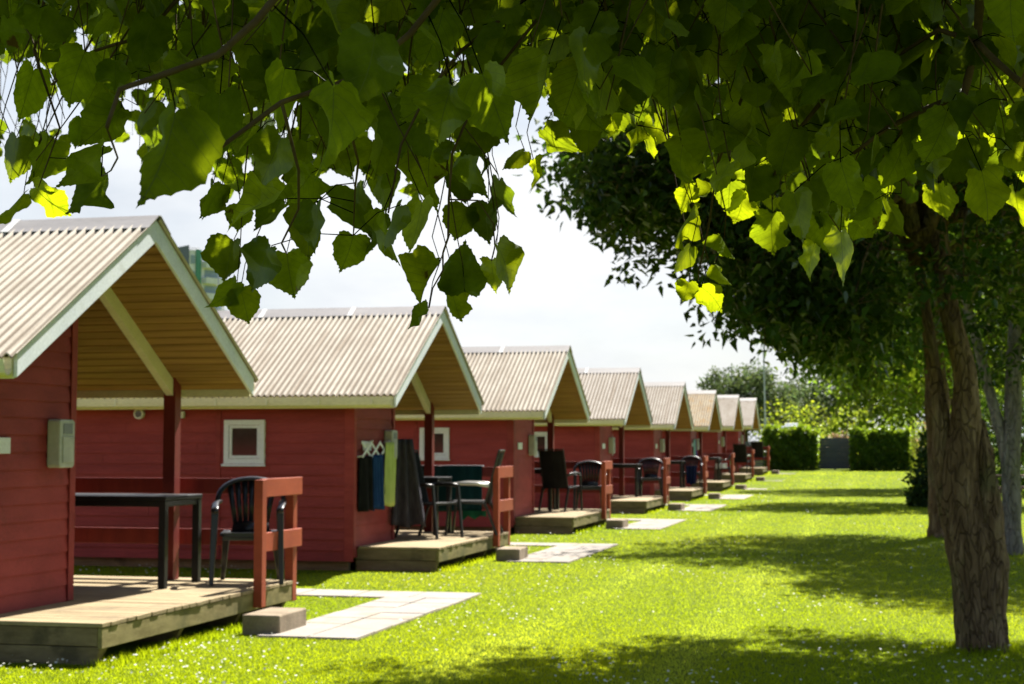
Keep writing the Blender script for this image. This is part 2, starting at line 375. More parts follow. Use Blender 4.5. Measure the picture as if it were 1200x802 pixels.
    # porch post, ridge beam and rafter
    p = MB(); p.box(-.125, -.015, 1.70, 1.815, DZ, 2.0); p.build('post', 'darkpost', root, .004)
    p = MB(); p.prism([(.03, RZ - .122), (1.85, roofz(1.85) - .122), (1.85, roofz(1.85) - .235), (1.72, roofz(1.72) - .262), (.03, RZ - .25)], 0, -.103, -.037); p.build('rafter', 'cream', root, .003)
    # side window
    w = MB(); x0, x1, z0, z1 = -1.55, -1.05, 1.21, 1.715; y = WN - .024
    for a in ((x0, x1, z1 - .06, z1), (x0, x1, z0, z0 + .06), (x0, x0 + .06, z0 + .06, z1 - .06), (x1 - .06, x1, z0 + .06, z1 - .06)):
        w.box(a[0], a[1], y - .03, y + .02, a[2], a[3])
    for a in ((x0 + .063, x1 - .063, z1 - .095, z1 - .063), (x0 + .063, x1 - .063, z0 + .063, z0 + .095), (x0 + .063, x0 + .095, z0 + .096, z1 - .096), (x1 - .095, x1 - .063, z0 + .096, z1 - .096)):
        w.box(a[0], a[1], y - .018, y + .02, a[2], a[3])
    wo = w.build('window', 'white', root, .003)
    s = MB(); s.box(x0 - .02, x1 + .02, y - .05, y - .031, z0 - .03, z0 - .002); s.build('sill', 'white', wo, .003)
    s = MB(); s.box(x0 + .09, x1 - .09, y - .004, y + .002, z0 + .09, z1 - .09); s.build('pane', 'glass', wo)
    v = MB(); v.tube([(-2.62, WN - .02, 1.79), (-2.62, WN - .075, 1.79)], .06, 20); vo = v.build('wall_vent', 'white', root)
    v = MB(); v.tube([(-2.62, WN - .0745, 1.79), (-2.62, WN - .078, 1.79)], .042, 20); v.build('vent_opening', 'glass', vo)
    v = MB(); v.box(-2.13, -2.05, WN - .07, WN - .02, 1.74, 1.82); v.build('junction_box', 'white', root, .008)
    # meter box and sign on the front wall
    b = MB(); b.prism([(-.46, 1.255), (-.28, 1.255), (-.26, 1.275), (-.26, 1.585), (-.28, 1.605), (-.46, 1.605), (-.475, 1.59), (-.475, 1.27)], 0, .02, .125); bo = b.build('meter_box', 'boxgrey', root, .01)
    b = MB(); b.box(.126, .129, -.43, -.30, 1.50, 1.575); b.build('meter_label', 'boxlabel', bo)
    b = MB(); b.box(.126, .133, -.44, -.29, 1.29, 1.48); b.build('meter_lid', 'boxgrey', bo, .004)
    s = MB(); s.box(.024, .034, -1.28, -.98, 1.36, 1.47); so_ = s.build('number_sign', 'white', root, .003)
    # door in the recess
    d = MB(); d.box(-1.478, -1.44, .35, 1.15, .29, 2.1); do = d.build('door', 'red', root, .004)
    d = MB(); d.tube([(-1.44, .44, 1.25), (-1.40, .44, 1.25), (-1.40, .54, 1.25)], .01, 8); d.build('handle', 'alu', do)
    # deck
    d = MB(); y = -1.438; rr = random.Random(3)
    while y < 1.98:
        y2 = min(y + .118, 1.99); xs = -1.478 if y > WM + .03 else .0325
        e = rr.uniform(-.006, .006)
        d.box(xs, .992 + e, y + .003, y2 - .003, DZ - .028 + rr.uniform(-.001, .001), DZ + rr.uniform(-.002, .002)); y = y2
    do = d.build('deck', 'deck', root, .003)
    f = MB(); f.box(.955, .985, -1.43, 1.985, DZ - .165, DZ - .031); f.build('fascia', 'fascia', do, .004)
    f = MB(); f.box(.0, .953, -1.43, -1.405, DZ - .150, DZ - .031); f.build('fascia', 'skirt', do, .004)
    f = MB(); f.prism([(.0, DZ - .155), (.97, DZ - .155), (.93, -.05), (0, -.05)], 1, -1.425, -1.37); f.build('skirt', 'skirt', do, .004)
    for yy in (-1.30, -.15, .9, 1.85):
        f = MB(); f.prism([(-1.2 if yy > 0 else .03, DZ - .165), (.95, DZ - .166), (.86, -.05), (-1.2 if yy > 0 else .03, -.05)], 1, yy - .03, yy + .03); f.build('bearer', 'skirt', do, .004)
    # railing
    rl = MB(); rl.box(-1.478, .912, 1.93, 1.96, 1.005, 1.135); rl.box(-1.478, .912, 1.93, 1.96, .565, .70)
    ro = rl.build('railing', 'darkpost', root, .003)
    for (xa, xb, ya, yb, zb) in ((.988, 1.06, 1.05, 1.14, .13), (.915, .99, 1.905, 1.995, .10)):
        q = MB(); q.box(xa, xb, ya, yb, zb, 1.142); q.build('rail_post', 'redrail', ro, .004)
    for za, zb in ((1.0, 1.148), (.56, .712)):
        q = MB(); q.box(.992, 1.022, 1.142, 2.03, za, zb); q.build('rail_board', 'redrail', ro, .004)
    return root
X0, S0, Y0 = -5.93, 7.833, 10.797
proto = make_cabin()
cab_labels = [
    'red wooden cabin whose porch holds a long black table and one plastic chair',
    'red wooden cabin with clothes hung to dry on its front wall',
    'red wooden cabin with tall black fabric chair next to plastic chair on porch',
    'red wooden cabin, fourth along the row, with one black plastic chair and no clothes outside',
    'red wooden cabin with a dark jacket hung over its porch chair, beside the lichen-roofed cabin',
    'red wooden cabin with orange lichen spread over its roof',
    'red wooden cabin between the lichen-roofed cabin and the end cabin by the hedge',
    'red wooden end cabin of the row, standing by the hedge and grey fence']
cabins = []
for i in range(8):
    c = proto if i == 0 else copy_tree(proto)
    y = Y0 + S0 * i
    c.location = (X0, y, gz(y)); tag(c, cab_labels[i], 'cabin', 'red holiday cabins in a row')
    cabins.append(c)
    for ch in kids(c):
        if ch.name.startswith('roof') and i in (3, 4, 5, 6, 7):
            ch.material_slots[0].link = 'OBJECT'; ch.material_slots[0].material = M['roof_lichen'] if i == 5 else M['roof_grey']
am = MB(); am.tube([(-2.36, -.0, RZ + .02), (-2.36, -.0, RZ + .75)], .008, 6); am.build('antenna_mast', 'steel', cabins[1])

# ------------------------------------------------------------------ furniture
def plastic_chair():
    root = empty('plastic_chair')          # front = +y local
    m = MB(); rows = []
    for i in range(9):
        v = i / 8; yy = .22 - .42 * v; hw = .225 - .035 * v
        rows.append([(hw * (j / 4 - 1), yy, .435 - .03 * v - .018 * (1 - (j / 4 - 1) ** 2) - (.03 * (1 - v) ** 6)) for j in range(9)])
    m.grid(rows); m.build('seat', 'black', root, solid=.012, smooth=True)
    a = MB(); a.box(-.2, .2, .205, .218, .36, .425); a.box(-.208, -.196, -.19, .2, .36, .425); a.box(.196, .208, -.19, .2, .36, .425); a.build('apron', 'black', root, .004)
    for sx in (-1, 1):
        l = MB(); l.bar((sx * .285, .265, 0), (sx * .265, .215, .60), .036, .05, (0, 1, 0), .06, .035); l.build('leg', 'black', root, .006)
        l = MB(); l.bar((sx * .24, -.30, 0), (sx * .2, -.19, .42), .036, .036, (0, 1, 0), .06, .05); l.build('leg', 'black', root, .006)
        pts = []
        for k in range(9):
            t = k / 8; pts.append((sx * (.265 + .012 * math.sin(t * math.pi)), .235 - .40 * t, .61 + .02 * math.sin(t * math.pi) + .055 * t))
        ar = MB(); ar.tube([(sx * .266, .245, .585)] + pts, [.03] + [.034] * 9, 10, flat=.5); ar.build('armrest', 'black', root, smooth=True)
    b = MB(); rim = []
    for k in range(21):
        a_ = math.pi * k / 20; rim.append((.278 * math.cos(a_), -.165 - .12 * math.sin(a_) ** .7, .665 + .195 * math.sin(a_) ** .75))
    b.tube(rim, .026, 8, flat=.6)
    for j in range(-3, 4):
        xt = j * .062; xb = j * .042; ang = math.acos(max(-1, min(1, xt / .278))); zt = .665 + .195 * math.sin(ang) ** .75
        b.bar((xb, -.205, .45), (xt, -.165 - .12 * math.sin(ang) ** .7 - .004, zt), .038, .010, (0, 1, 0), .050, .010)
    b.bar((0, -.19, .40), (0, -.215, .50), .33, .01, (0, 1, 0), .29, .01)
    b.build('backrest', 'black', root, smooth=True)
    return root
def textile_chair(arm_mat, frame_mat):
    root = empty('armchair')
    m = MB(); m.grid([[(x, y, .43 - .02 * (1 - (x / .22) ** 2)) for x in (-.22, -.11, 0, .11, .22)] for y in (.22, .08, -.06, -.2)]); m.build('seat', 'textile', root, solid=.012)
    m = MB(); m.grid([[(x, -.2 - .17 * t - .025 * (1 - (x / .23) ** 2), .40 + .66 * t) for x in (-.23, -.12, 0, .12, .23)] for t in (0, .25, .5, .75, 1)]); m.build('backrest', 'textile', root, solid=.014)
    m = MB()
    for sx in (-1, 1): m.bar((sx * .235, -.19, .36), (sx * .235, -.385, 1.075), .028, .02, (0, 1, 0))
    m.bar((-.245, -.387, 1.08), (.245, -.387, 1.08), .03, .022); m.bar((-.235, .225, .425), (.235, .225, .425), .025, .025)
    for sx in (-1, 1): m.bar((sx * .235, .235, .425), (sx * .235, -.2, .405), .024, .032)
    m.build('back_frame', frame_mat, root, .004)
    for sx in (-1, 1):
        a = MB(); a.tube([(sx * .265, -.26, .63), (sx * .27, -.1, .655), (sx * .27, .1, .66), (sx * .268, .25, .64)], .024, 8, flat=.55); a.build('armrest', arm_mat, root, smooth=True)
        l = MB(); l.bar((sx * .268, .30, 0), (sx * .268, .235, .635), .035, .03, (0, 1, 0)); l.build('leg', 'frame', root, .004)
        l = MB(); l.bar((sx * .25, -.36, 0), (sx * .25, -.2, .42), .035, .03, (0, 1, 0)); l.build('leg', 'frame', root, .004)
    return root
def make_table(L, W):
    root = empty('porch_table')
    t = MB(); t.box(-L / 2, L / 2, -W / 2, W / 2, .70, .735); t.build('tabletop', 'blacktable', root, .006)
    a = MB()
    for sy in (-1, 1): a.box(-L / 2 + .03, L / 2 - .03, sy * (W / 2 - .03) - .012, sy * (W / 2 - .03) + .012, .65, .699)
    for sx in (-1, 1): a.box(sx * (L / 2 - .03) - .012, sx * (L / 2 - .03) + .012, -W / 2 + .045, W / 2 - .045, .65, .698)
    a.build('apron', 'blacktable', root, .003)
    for sx in (-1, 1):
        for sy in (-1, 1):
            l = MB(); cx, cy = sx * (L / 2 - .035), sy * (W / 2 - .035); l.box(cx - .03, cx + .03, cy - .03, cy + .03, 0, .699); l.build('leg', 'blacktable', root, .004)
    return root
pc = plastic_chair(); tcb = textile_chair('frame', 'frame'); tca = textile_chair('alu', 'frame'); tb = make_table(1.45, .70)
used = set()
def place(src, i, x, y, rz, label, cat, group):
    o = src if src.name not in used else copy_tree(src)
    used.add(src.name); yy = Y0 + S0 * i
    o.location = (X0 + x, yy + y, gz(yy) + DZ + .002); o.rotation_euler = (0, 0, rz); tag(o, label, cat, group); return o
GC, GT = 'chairs on the cabin porches', 'black tables on the cabin porches'
place(tb, 0, -.43, 1.25, 0, 'long bare black table on porch of cabin with closest red gable', 'table', GT)
place(pc, 0, .70, 1.64, math.pi + .33, 'black plastic armchair alone by the red rail, next to the long black table', 'chair', GC)
place(tcb, 1, .34, .42, -math.pi / 2 - .35, 'black fabric armchair beside the hanging charcoal towel', 'chair', GC)
place(tb, 1, -.43, 1.25, 0, 'black table standing before a dark teal cloth on the rail', 'table', GT)
place(tca, 1, .66, 1.25, math.pi / 2 + .1, 'black armchair with pale metal armrests in front of dark teal cloth', 'chair', GC)
place(tb, 2, -.60, 1.25, 0, 'black table tucked behind the tall fabric chair by a porch post', 'table', GT)
place(tcb, 2, .28, .95, -.25, 'tall black fabric chair turned away, beside round-backed plastic chair', 'chair', GC)
place(pc, 2, .68, 1.6, math.pi + .2, 'black plastic armchair beside the tall black fabric chair', 'chair', GC)
place(tb, 3, -.3, 1.3, 0, 'black table on porch of the fourth cabin, behind its dark post', 'table', GT)
place(pc, 3, .64, 1.5, math.pi + .12, 'black plastic armchair on porch of the fourth cabin along the row', 'chair', GC)
place(tb, 4, -.3, 1.3, 0, 'black table beside the chair with a dark jacket over it', 'table', GT)
c5 = place(pc, 4, .62, 1.5, math.pi + .12, 'black plastic armchair with a dark jacket hung over it', 'chair', GC)
place(tb, 5, -.1, 1.3, 0, 'black table on porch of the cabin with orange lichen roof', 'table', GT)
place(pc, 5, .72, 1.30, math.pi / 2, 'black plastic armchair with white cloth on porch of the lichen-roofed cabin', 'chair', GC)
place(tca, 6, .62, 1.1, -.1, 'black pale-armed chair turned away, on the last porch but one', 'chair', GC)
place(tca, 7, .62, 1.1, -.1, 'black pale-armed chair turned away, on end porch by the hedge', 'chair', GC)

# hanging cloths
def cloth(name, mat, p0, p1, drop, label, cat, group=None, folds=4, amp=.015, taper=1.0, skew=0.0, seed=0, thick=.006, ragged=.02, rows=14, cols=26):
    rr = random.Random(seed); p0 = Vector(p0); p1 = Vector(p1); d = p1 - p0; n = Vector((0, 0, 1)).cross(d).normalized(); ph = rr.uniform(0, 6)
    g = []
    bott = [rr.uniform(-1, 1) for _ in range(5)]
    for i in range(rows + 1):
        t = i / rows; row = []
        for j in range(cols + 1):
            s = j / cols; ss = .5 + (s - .5) * (1 + (taper - 1) * t) + skew * t
            q = s * 4; k = min(3, int(q)); bz = bott[k] * (1 - (q - k)) + bott[k + 1] * (q - k)
            off = amp * (.4 + .8 * t) * (math.sin(s * folds * 2 * math.pi + ph) + .4 * math.sin(s * folds * 3.7 + ph * 2 + t))
            row.append(p0 + d * ss + n * off + Vector((0, 0, -drop * t - ragged * bz * t)))
        g.append(row)
    m = MB(); m.grid(g); return tag(m.build(name, mat, None, solid=thick, smooth=True), label, cat, group)
def cw(i, x, y, z): return Vector((X0 + x, Y0 + S0 * i + y, z))
# accordion rack on the front wall of the second cabin
k = MB(); yA, yB, zc, h = -1.46, -.16, 1.375, .085; n = 4; st = (yB - yA) / n
for q in range(n):
    for za, zb in ((-h, h), (h, -h)):
        k.bar((.075 + (.01 if za < 0 else 0), yA + q * st, zc + za), (.075 + (.01 if za < 0 else 0), yA + (q + 1) * st, zc + zb), .03, .008, (1, 0, 0))
for q in range(n + 1):
    for zz in ((h,) if q % 2 else (-h,)): k.tube([(.022, yA + q * st, zc + zz), (.10, yA + q * st, zc + zz + .012)], .009, 6)
rk = k.build('clothes_rack', 'white'); rk.location = (X0, Y0 + S0, 0); tag(rk, 'white folding lattice rack fixed to the front wall, holding drying clothes', 'rack')
GL = 'laundry hung on the lattice rack'
cloth('trousers', 'blackcloth', cw(1, .075, -1.46, 1.30), cw(1, .075, -1.08, 1.30), .62, 'pair of black trousers hanging from the lattice rack', 'trousers', GL, 3.5, .034, .95, 0, 1, .02)
cloth('jeans', 'navy', cw(1, .085, -1.10, 1.31), cw(1, .085, -.75, 1.31), .63, 'blue jeans hanging from the lattice rack beside lime towel', 'jeans', GL, 3.5, .034, .95, 0, 2, .02)
cloth('shirt', 'indigo', cw(1, .075, -.82, 1.32), cw(1, .075, -.55, 1.32), .56, 'dark indigo shirt hanging between blue jeans and lime towel', 'shirt', GL, 3, .03, .9, 0, 3, .012)
cloth('towel', 'lime', cw(1, .12, -.66, 1.46), cw(1, .12, -.32, 1.46), .78, 'lime green towel hanging from the lattice rack', 'towel', GL, 2.3, .035, .9, -.2, 4, .012, .05)
cloth('towel', 'greytowel', cw(1, .12, -.24, 1.50), cw(1, .27, -.12, 1.50), .98, 'charcoal towel hanging lowest, at the end of the rack by the fabric armchair', 'towel', GL, 2.6, .045, 2.5, .25, 5, .012, .12)
cloth('blanket', 'teal', cw(1, -.30, 1.92, 1.15), cw(1, .62, 1.92, 1.15), .62, 'dark teal blanket hung over the porch rail behind pale-armed chair', 'blanket', 'cloths on the porch rail', 4, .010, 1, 0, 6, .008)
cloth('cloth', 'greencloth', cw(1, .35, 1.905, .55), cw(1, .68, 1.905, .55), .10, 'small green cloth below the dark teal blanket', 'cloth', None, 2, .01, 1, 0, 8, .006, .04)
m = MB(); m.bar(cw(1, -.32, 1.945, 1.150), cw(1, .63, 1.945, 1.150), .05, .012); tag(m.build('towel_hem', 'white'), 'thin white strip laid along the rail top above teal blanket', 'strip')
yy5 = Y0 + S0 * 4
cloth('jacket', 'indigo', cw(4, .50, 1.18, .88 + gz(yy5)), cw(4, .80, 1.18, .88 + gz(yy5)), .50, 'dark jacket draped over a black plastic chair', 'jacket', None, 3, .03, .8, 0, 9, .02)
cloth('towel', 'towel_a', cw(5, .05, -1.1, 1.62 + gz(yy5)), cw(5, .05, -.6, 1.62 + gz(yy5)), .55, 'pale teal towel on front wall of the lichen-roofed cabin', 'towel', None, 3, .015, 1, 0, 10, .01)
cloth('towel', 'towel_b', cw(5, .06, -.62, 1.6 + gz(yy5)), cw(5, .06, -.15, 1.6 + gz(yy5)), .55, 'violet towel on front wall of the lichen-roofed cabin', 'towel', None, 3, .015, 1, 0, 11, .01)
cloth('cloth', 'white', cw(5, .5, 1.0, .86 + gz(yy5)), cw(5, .86, 1.0, .86 + gz(yy5)), .16, 'white cloth lying over a chair arm at the lichen-roofed cabin', 'cloth', None, 2, .03, 1, 0, 12, .01)

# ------------------------------------------------------------------ steps and paths
step = MB(); step.box(-.15, .15, -.29, .29, -.05, .15); step.v = [(x + rnd.uniform(-.004, .004), y + rnd.uniform(-.004, .004), z) for x, y, z in step.v]
step = step.build('concrete_step', 'concrete', None, .012)
step_labels = ['concrete step block by the porch with the long black table', 'concrete step block by the porch with hanging laundry', 'concrete step block by the porch with the tall fabric chair',
    'concrete step block by the porch of the fourth cabin', 'concrete step block by the porch with the jacket on its chair', 'concrete step block by the porch of the lichen-roofed cabin',
    'concrete step block by the porch just past the lichen-roofed cabin', 'concrete step block by the end porch near the hedge']
def slabs(mb, jb, x0, x1, y0, y1, nx, ny, rr):
    jb.box(x0 - .01, x1 + .01, y0 - .01, y1 + .01, -.05, .006)
    for a in range(nx):
        for b in range(ny):
            xa = x0 + (x1 - x0) * a / nx; xb = x0 + (x1 - x0) * (a + 1) / nx; ya = y0 + (y1 - y0) * b / ny; yb = y0 + (y1 - y0) * (b + 1) / ny
            z = .016 + rr.uniform(-.003, .003); mb.box(xa + .007, xb - .007, ya + .007, yb - .007, -.03, z)
for i in range(8):
    y = Y0 + S0 * i; s = step if i == 0 else step.copy()
    if i: col.objects.link(s)
    s.location = (X0 + 1.335, y + .655, gz(y)); s.rotation_euler = (0, 0, rnd.uniform(-.05, .05)); tag(s, step_labels[i], 'step', 'concrete step blocks along the row')
    mb, jb = MB(), MB(); rr = random.Random(20 + i)
    slabs(mb, jb, 1.36, 2.14, .22, 3.30, 2, 7, rr); slabs(mb, jb, -.1, 2.13, 3.32, 3.92, 4, 1, rr)
    po = mb.build('path', 'slab', None, .004); po.location = (X0, y, gz(y)); tag(po, kind='structure')
    jo = jb.build('path', 'joint'); jo.location = (X0, y, gz(y)); tag(jo, kind='structure')

# ------------------------------------------------------------------ lawn
def lawnmat():
    m, nt, b = newmat('lawn')
    tc = nn(nt, 'ShaderNodeTexCoord'); v = tc.outputs['Object']
    n1 = noise(nt, v, .55, 5); n2 = noise(nt, v, 5, 5); n3 = noise(nt, v, 60, 3)
    c = ramp(nt, n1, [(.3, (.105, .155, .006)), (.7, (.15, .19, .007))])
    c = mixc(nt, .6, c, ramp(nt, n2, [(.3, (.55, .62, .5)), (.7, (1.25, 1.2, 1.1))]), 'MULTIPLY')
    c = mixc(nt, .6, c, ramp(nt, n3, [(.3, (.5, .5, .5)), (.7, (1.3, 1.3, 1.2))]), 'MULTIPLY')
    nt.links.new(c, b.inputs['Base Color']); b.inputs['Roughness'].default_value = .95; b.inputs['Specular IOR Level'].default_value = .1
    bump(nt, b, n3, .8, .03); return m
LM = lawnmat()
g = MB(); xs = [-400, -60, -20, -8, -4, 0, 4, 8, 20, 60, 400]; ys = [-60, -10, 0] + list(range(4, 100, 3)) + [110, 150, 250, 500, 900]
g.grid([[(x, y, gz(y)) for x in xs] for y in ys]); tag(g.build('lawn', LM, None, smooth=True), kind='structure')

def mesh_np(name, verts, faces_flat, nper, mat, parent=None, tint=None, uv=None, smooth=False):
    me = bpy.data.meshes.new(name); nv = len(verts); nf = len(faces_flat) // nper
    me.vertices.add(nv); me.vertices.foreach_set('co', verts.astype(np.float32).ravel())
    me.loops.add(len(faces_flat)); me.loops.foreach_set('vertex_index', faces_flat.astype(np.int32))
    me.polygons.add(nf); me.polygons.foreach_set('loop_start', np.arange(0, nf * nper, nper, dtype=np.int32))
    if smooth: me.polygons.foreach_set('use_smooth', np.ones(nf, dtype=bool))
    me.update(calc_edges=True)
    if tint is not None:
        at_ = me.attributes.new('tint', 'FLOAT_COLOR', 'POINT')
        at_.data.foreach_set('color', np.concatenate([tint, np.ones((nv, 1))], 1).astype(np.float32).ravel())
    if uv is not None:
        ul = me.uv_layers.new(name='UVMap'); ul.data.foreach_set('uv', uv[faces_flat].astype(np.float32).ravel())
    me.materials.append(M[mat]); o = bpy.data.objects.new(name, me); col.objects.link(o)
    if parent: o.parent = parent
    return o
def in_slab(x, y):
    i = np.round((y - Y0 - 2) / S0); ly = y - Y0 - i * S0; lx = x - X0
    e = .035 * (RNG.random(len(x)) ** 2) + .02 * np.sin(lx * 9 + ly * 7); a = (lx > 1.35 + e) & (lx < 2.15 - e) & (ly > .21 + e) & (ly < 3.93 - e); b = (lx > -.1) & (lx < 1.4) & (ly > 3.30 + e) & (ly < 3.93 - e)
    st_ = (lx > 1.17) & (lx < 1.5) & (ly > .35) & (ly < .96)
    return a | b | st_
def gzv(y):
    t = np.clip((y - 42) / 40, 0, 1); return .42 * t * t * (3 - 2 * t)
def track(x, y):
    return (np.exp(-((x + 2.7) / .2) ** 2) + np.exp(-((x + 1.35) / .2) ** 2)) * np.clip(.75 + .25 * np.sin(y * .8), .4, 1)
def patch(x, y):
    return .5 + .25 * np.sin(x * 1.3 + 2.1 * np.sin(y * .43)) + .25 * np.sin(y * .9 + 1.7 * np.sin(x * .8 + 1))
# blades: nearer lawn dense
def scatter(n, y0, y1, x0, x1, p):
    u = RNG.random(n); y = (y0 ** (1 - p) + u * (y1 ** (1 - p) - y0 ** (1 - p))) ** (1 / (1 - p))
    lo = np.maximum(x0, -.66 * y - .5); hi = np.minimum(x1, .16 * y + 1.6)
    x = lo + RNG.random(n) * (hi - lo); return x, y
x, y = scatter(720000, 7.2, 70, -10.5, 8, 1.75)
lx = x - X0; li = np.floor((y - Y0 + 1.6) / S0); ly = y - Y0 - li * S0
under = ((lx < .02) & (ly > -1.55) & (ly < 1.6)) | ((lx < .85) & (ly > -1.35) & (ly < 1.8))
ok = ~in_slab(x, y) & ~under; x = x[ok]; y = y[ok]; n = len(x)
tall = ((np.abs((x - X0) - 1.02) < .12) & (((y - Y0) % S0 < 1.8) | ((y - Y0) % S0 > S0 - 1.5))) * .05
tall = tall + .07 * np.maximum.reduce([np.exp(-(((x - a_) ** 2 + (y - b_) ** 2) / c_) ** 2) for a_, b_, c_ in ((.62, 11.55, .12), (1.55, 21.7, .12), (.8, 25.6, .2))])
ht = (.010 + .013 * RNG.random(n) + tall * RNG.random(n)) * (1 + np.clip(y - 15, 0, 60) * .012); an = RNG.random(n) * 2 * np.pi; le = RNG.random(n) * .9
wd = (.0026 + .0022 * RNG.random(n)) * (1 + np.clip(y - 10, 0, 60) * .035)
base = np.stack([x, y, gzv(y) - .003], 1); sx = np.cos(an); sy = np.sin(an); la = an + RNG.normal(0, .6, n) + np.pi / 2
tip = base + np.stack([np.cos(la) * le * ht, np.sin(la) * le * ht, ht], 1); wv = np.stack([sx * wd, sy * wd, np.zeros(n)], 1)
V = np.stack([base - wv, base + wv, tip], 1).reshape(-1, 3)
pt = patch(x, y); tr = 2.3 * track(x, y); r1 = RNG.random(n)
tint = np.stack([.82 + .35 * pt + .12 * r1 + .20 * tr, .90 + .18 * pt + .12 * r1 + .17 * tr, .8 + .6 * r1 + 2.5 * tr], 1)
mesh_np('grass', V, np.arange(3 * n), 3, 'grass', None, np.repeat(tint, 3, 0))
go = bpy.data.objects['grass']; tag(go, 'short bright mown grass covering the lawn', 'grass', None, 'stuff')
# daisies in drifts
n0 = 26000; x, y = scatter(n0, 7.2, 60, -10.5, 5, 1.8)
dn = np.clip(np.sin(x * 1.7 + 1.3 * np.sin(y * .7)) * np.sin(y * 1.1 + x * .5 + 2) + .15 + .6 * (x < -3.0), .015, 1)
lx = x - X0; li = np.floor((y - Y0 + 1.6) / S0); ly = y - Y0 - li * S0
under = ((lx < .04) & (ly > -1.55) & (ly < 1.6)) | ((lx < 1.0) & (ly > -1.4) & (ly < 1.85))
ok = (RNG.random(n0) < dn * .30) & ~in_slab(x, y) & ~under; x = x[ok]; y = y[ok]; n = len(x)
c = np.stack([x, y, gzv(y) + .03 + .025 * RNG.random(n)], 1); r = (.006 + .005 * RNG.random(n)) * (1 + np.clip(y - 12, 0, 50) * .02)
ax = RNG.normal(0, .35, (n, 2)); N_ = np.stack([ax[:, 0], ax[:, 1] - .25, np.ones(n)], 1); N_ /= np.linalg.norm(N_, axis=1)[:, None]
U = np.cross(N_, np.array([0, 1, 0.1])); U /= np.linalg.norm(U, axis=1)[:, None]; W = np.cross(N_, U)
ring = [c + (U * math.cos(a) + W * math.sin(a)) * r[:, None] for a in np.arange(6) * math.pi / 3]
V = np.stack(ring, 1).reshape(-1, 3)
tag(mesh_np('daisies', V, np.arange(6 * n), 6, 'petal', None, np.ones((6 * n, 3))), 'small white daisies scattered through the lawn', 'flowers', None, 'stuff')

# ------------------------------------------------------------------ leaves
def leaf_template(stations, fine):
    half = [(.04, 0), (-.05, .12), (-.07, .25), (0, .39), (.12, .475), (.27, .515), (.43, .50), (.58, .43), (.71, .33), (.82, .21), (.90, .10), (.955, .035), (1.05, 0)]
    if not fine: half = [half[i] for i in (0, 2, 4, 6, 8, 12)]
    else:
        h2 = []
        for a, b in zip(half[:-1], half[1:]):
            h2.append(a)
            for t, o in ((.3, .022), (.62, -.004)):
                px, py = a[0] + (b[0] - a[0]) * t, a[1] + (b[1] - a[1]) * t
                nx, ny = (b[1] - a[1]), -(b[0] - a[0]); l = math.hypot(nx, ny) or 1
                h2.append((px - nx / l * -o * -1, max(0, py - ny / l * o * -1 * -1)))
        h2.append(half[-1]); half = h2
    V, UV, Fc = [], [], []
    def z(u, v): return -.10 * u * u + .18 * abs(v) - .22 * v * v + (.018 * math.sin(u * 14 + 3 * abs(v)) * abs(v) * 3 if fine else 0)
    for (u, v) in half:
        um = max(.05, min(1, u)) if u < 1 else u
        for s in (-1, -.5, 0, .5, 1):
            uu = um + (u - um) * abs(s); vv = v * s
            V.append((uu, vv, z(uu, vv))); UV.append((uu, vv))
    for i in range(len(half) - 1):
        for j in range(4): Fc.append((i * 5 + j, i * 5 + j + 1, (i + 1) * 5 + j + 1, (i + 1) * 5 + j))
    return np.array(V), np.array(UV), np.array(Fc)
LF = leaf_template(0, True); LC = leaf_template(0, False)
def simple_leaf(kind='maple'):
    if kind == 'maple':
        V = np.array([(0, 0, 0), (.25, -.32, .06), (.5, -.22, .03), (1, 0, -.1), (.5, .22, .03), (.25, .32, .06), (.45, 0, -.02)], float)
        return V, V[:, :2], np.array([(0, 1, 6), (1, 2, 6), (2, 3, 6), (3, 4, 6), (4, 5, 6), (5, 0, 6)])
    V = np.array([(0, 0, 0), (.5, -.3, .05), (1, 0, -.08), (.5, .3, .05)], float)
    return V, V[:, :2], np.array([(0, 1, 2), (0, 2, 3)])
LS = simple_leaf(); LT = simple_leaf('tiny')
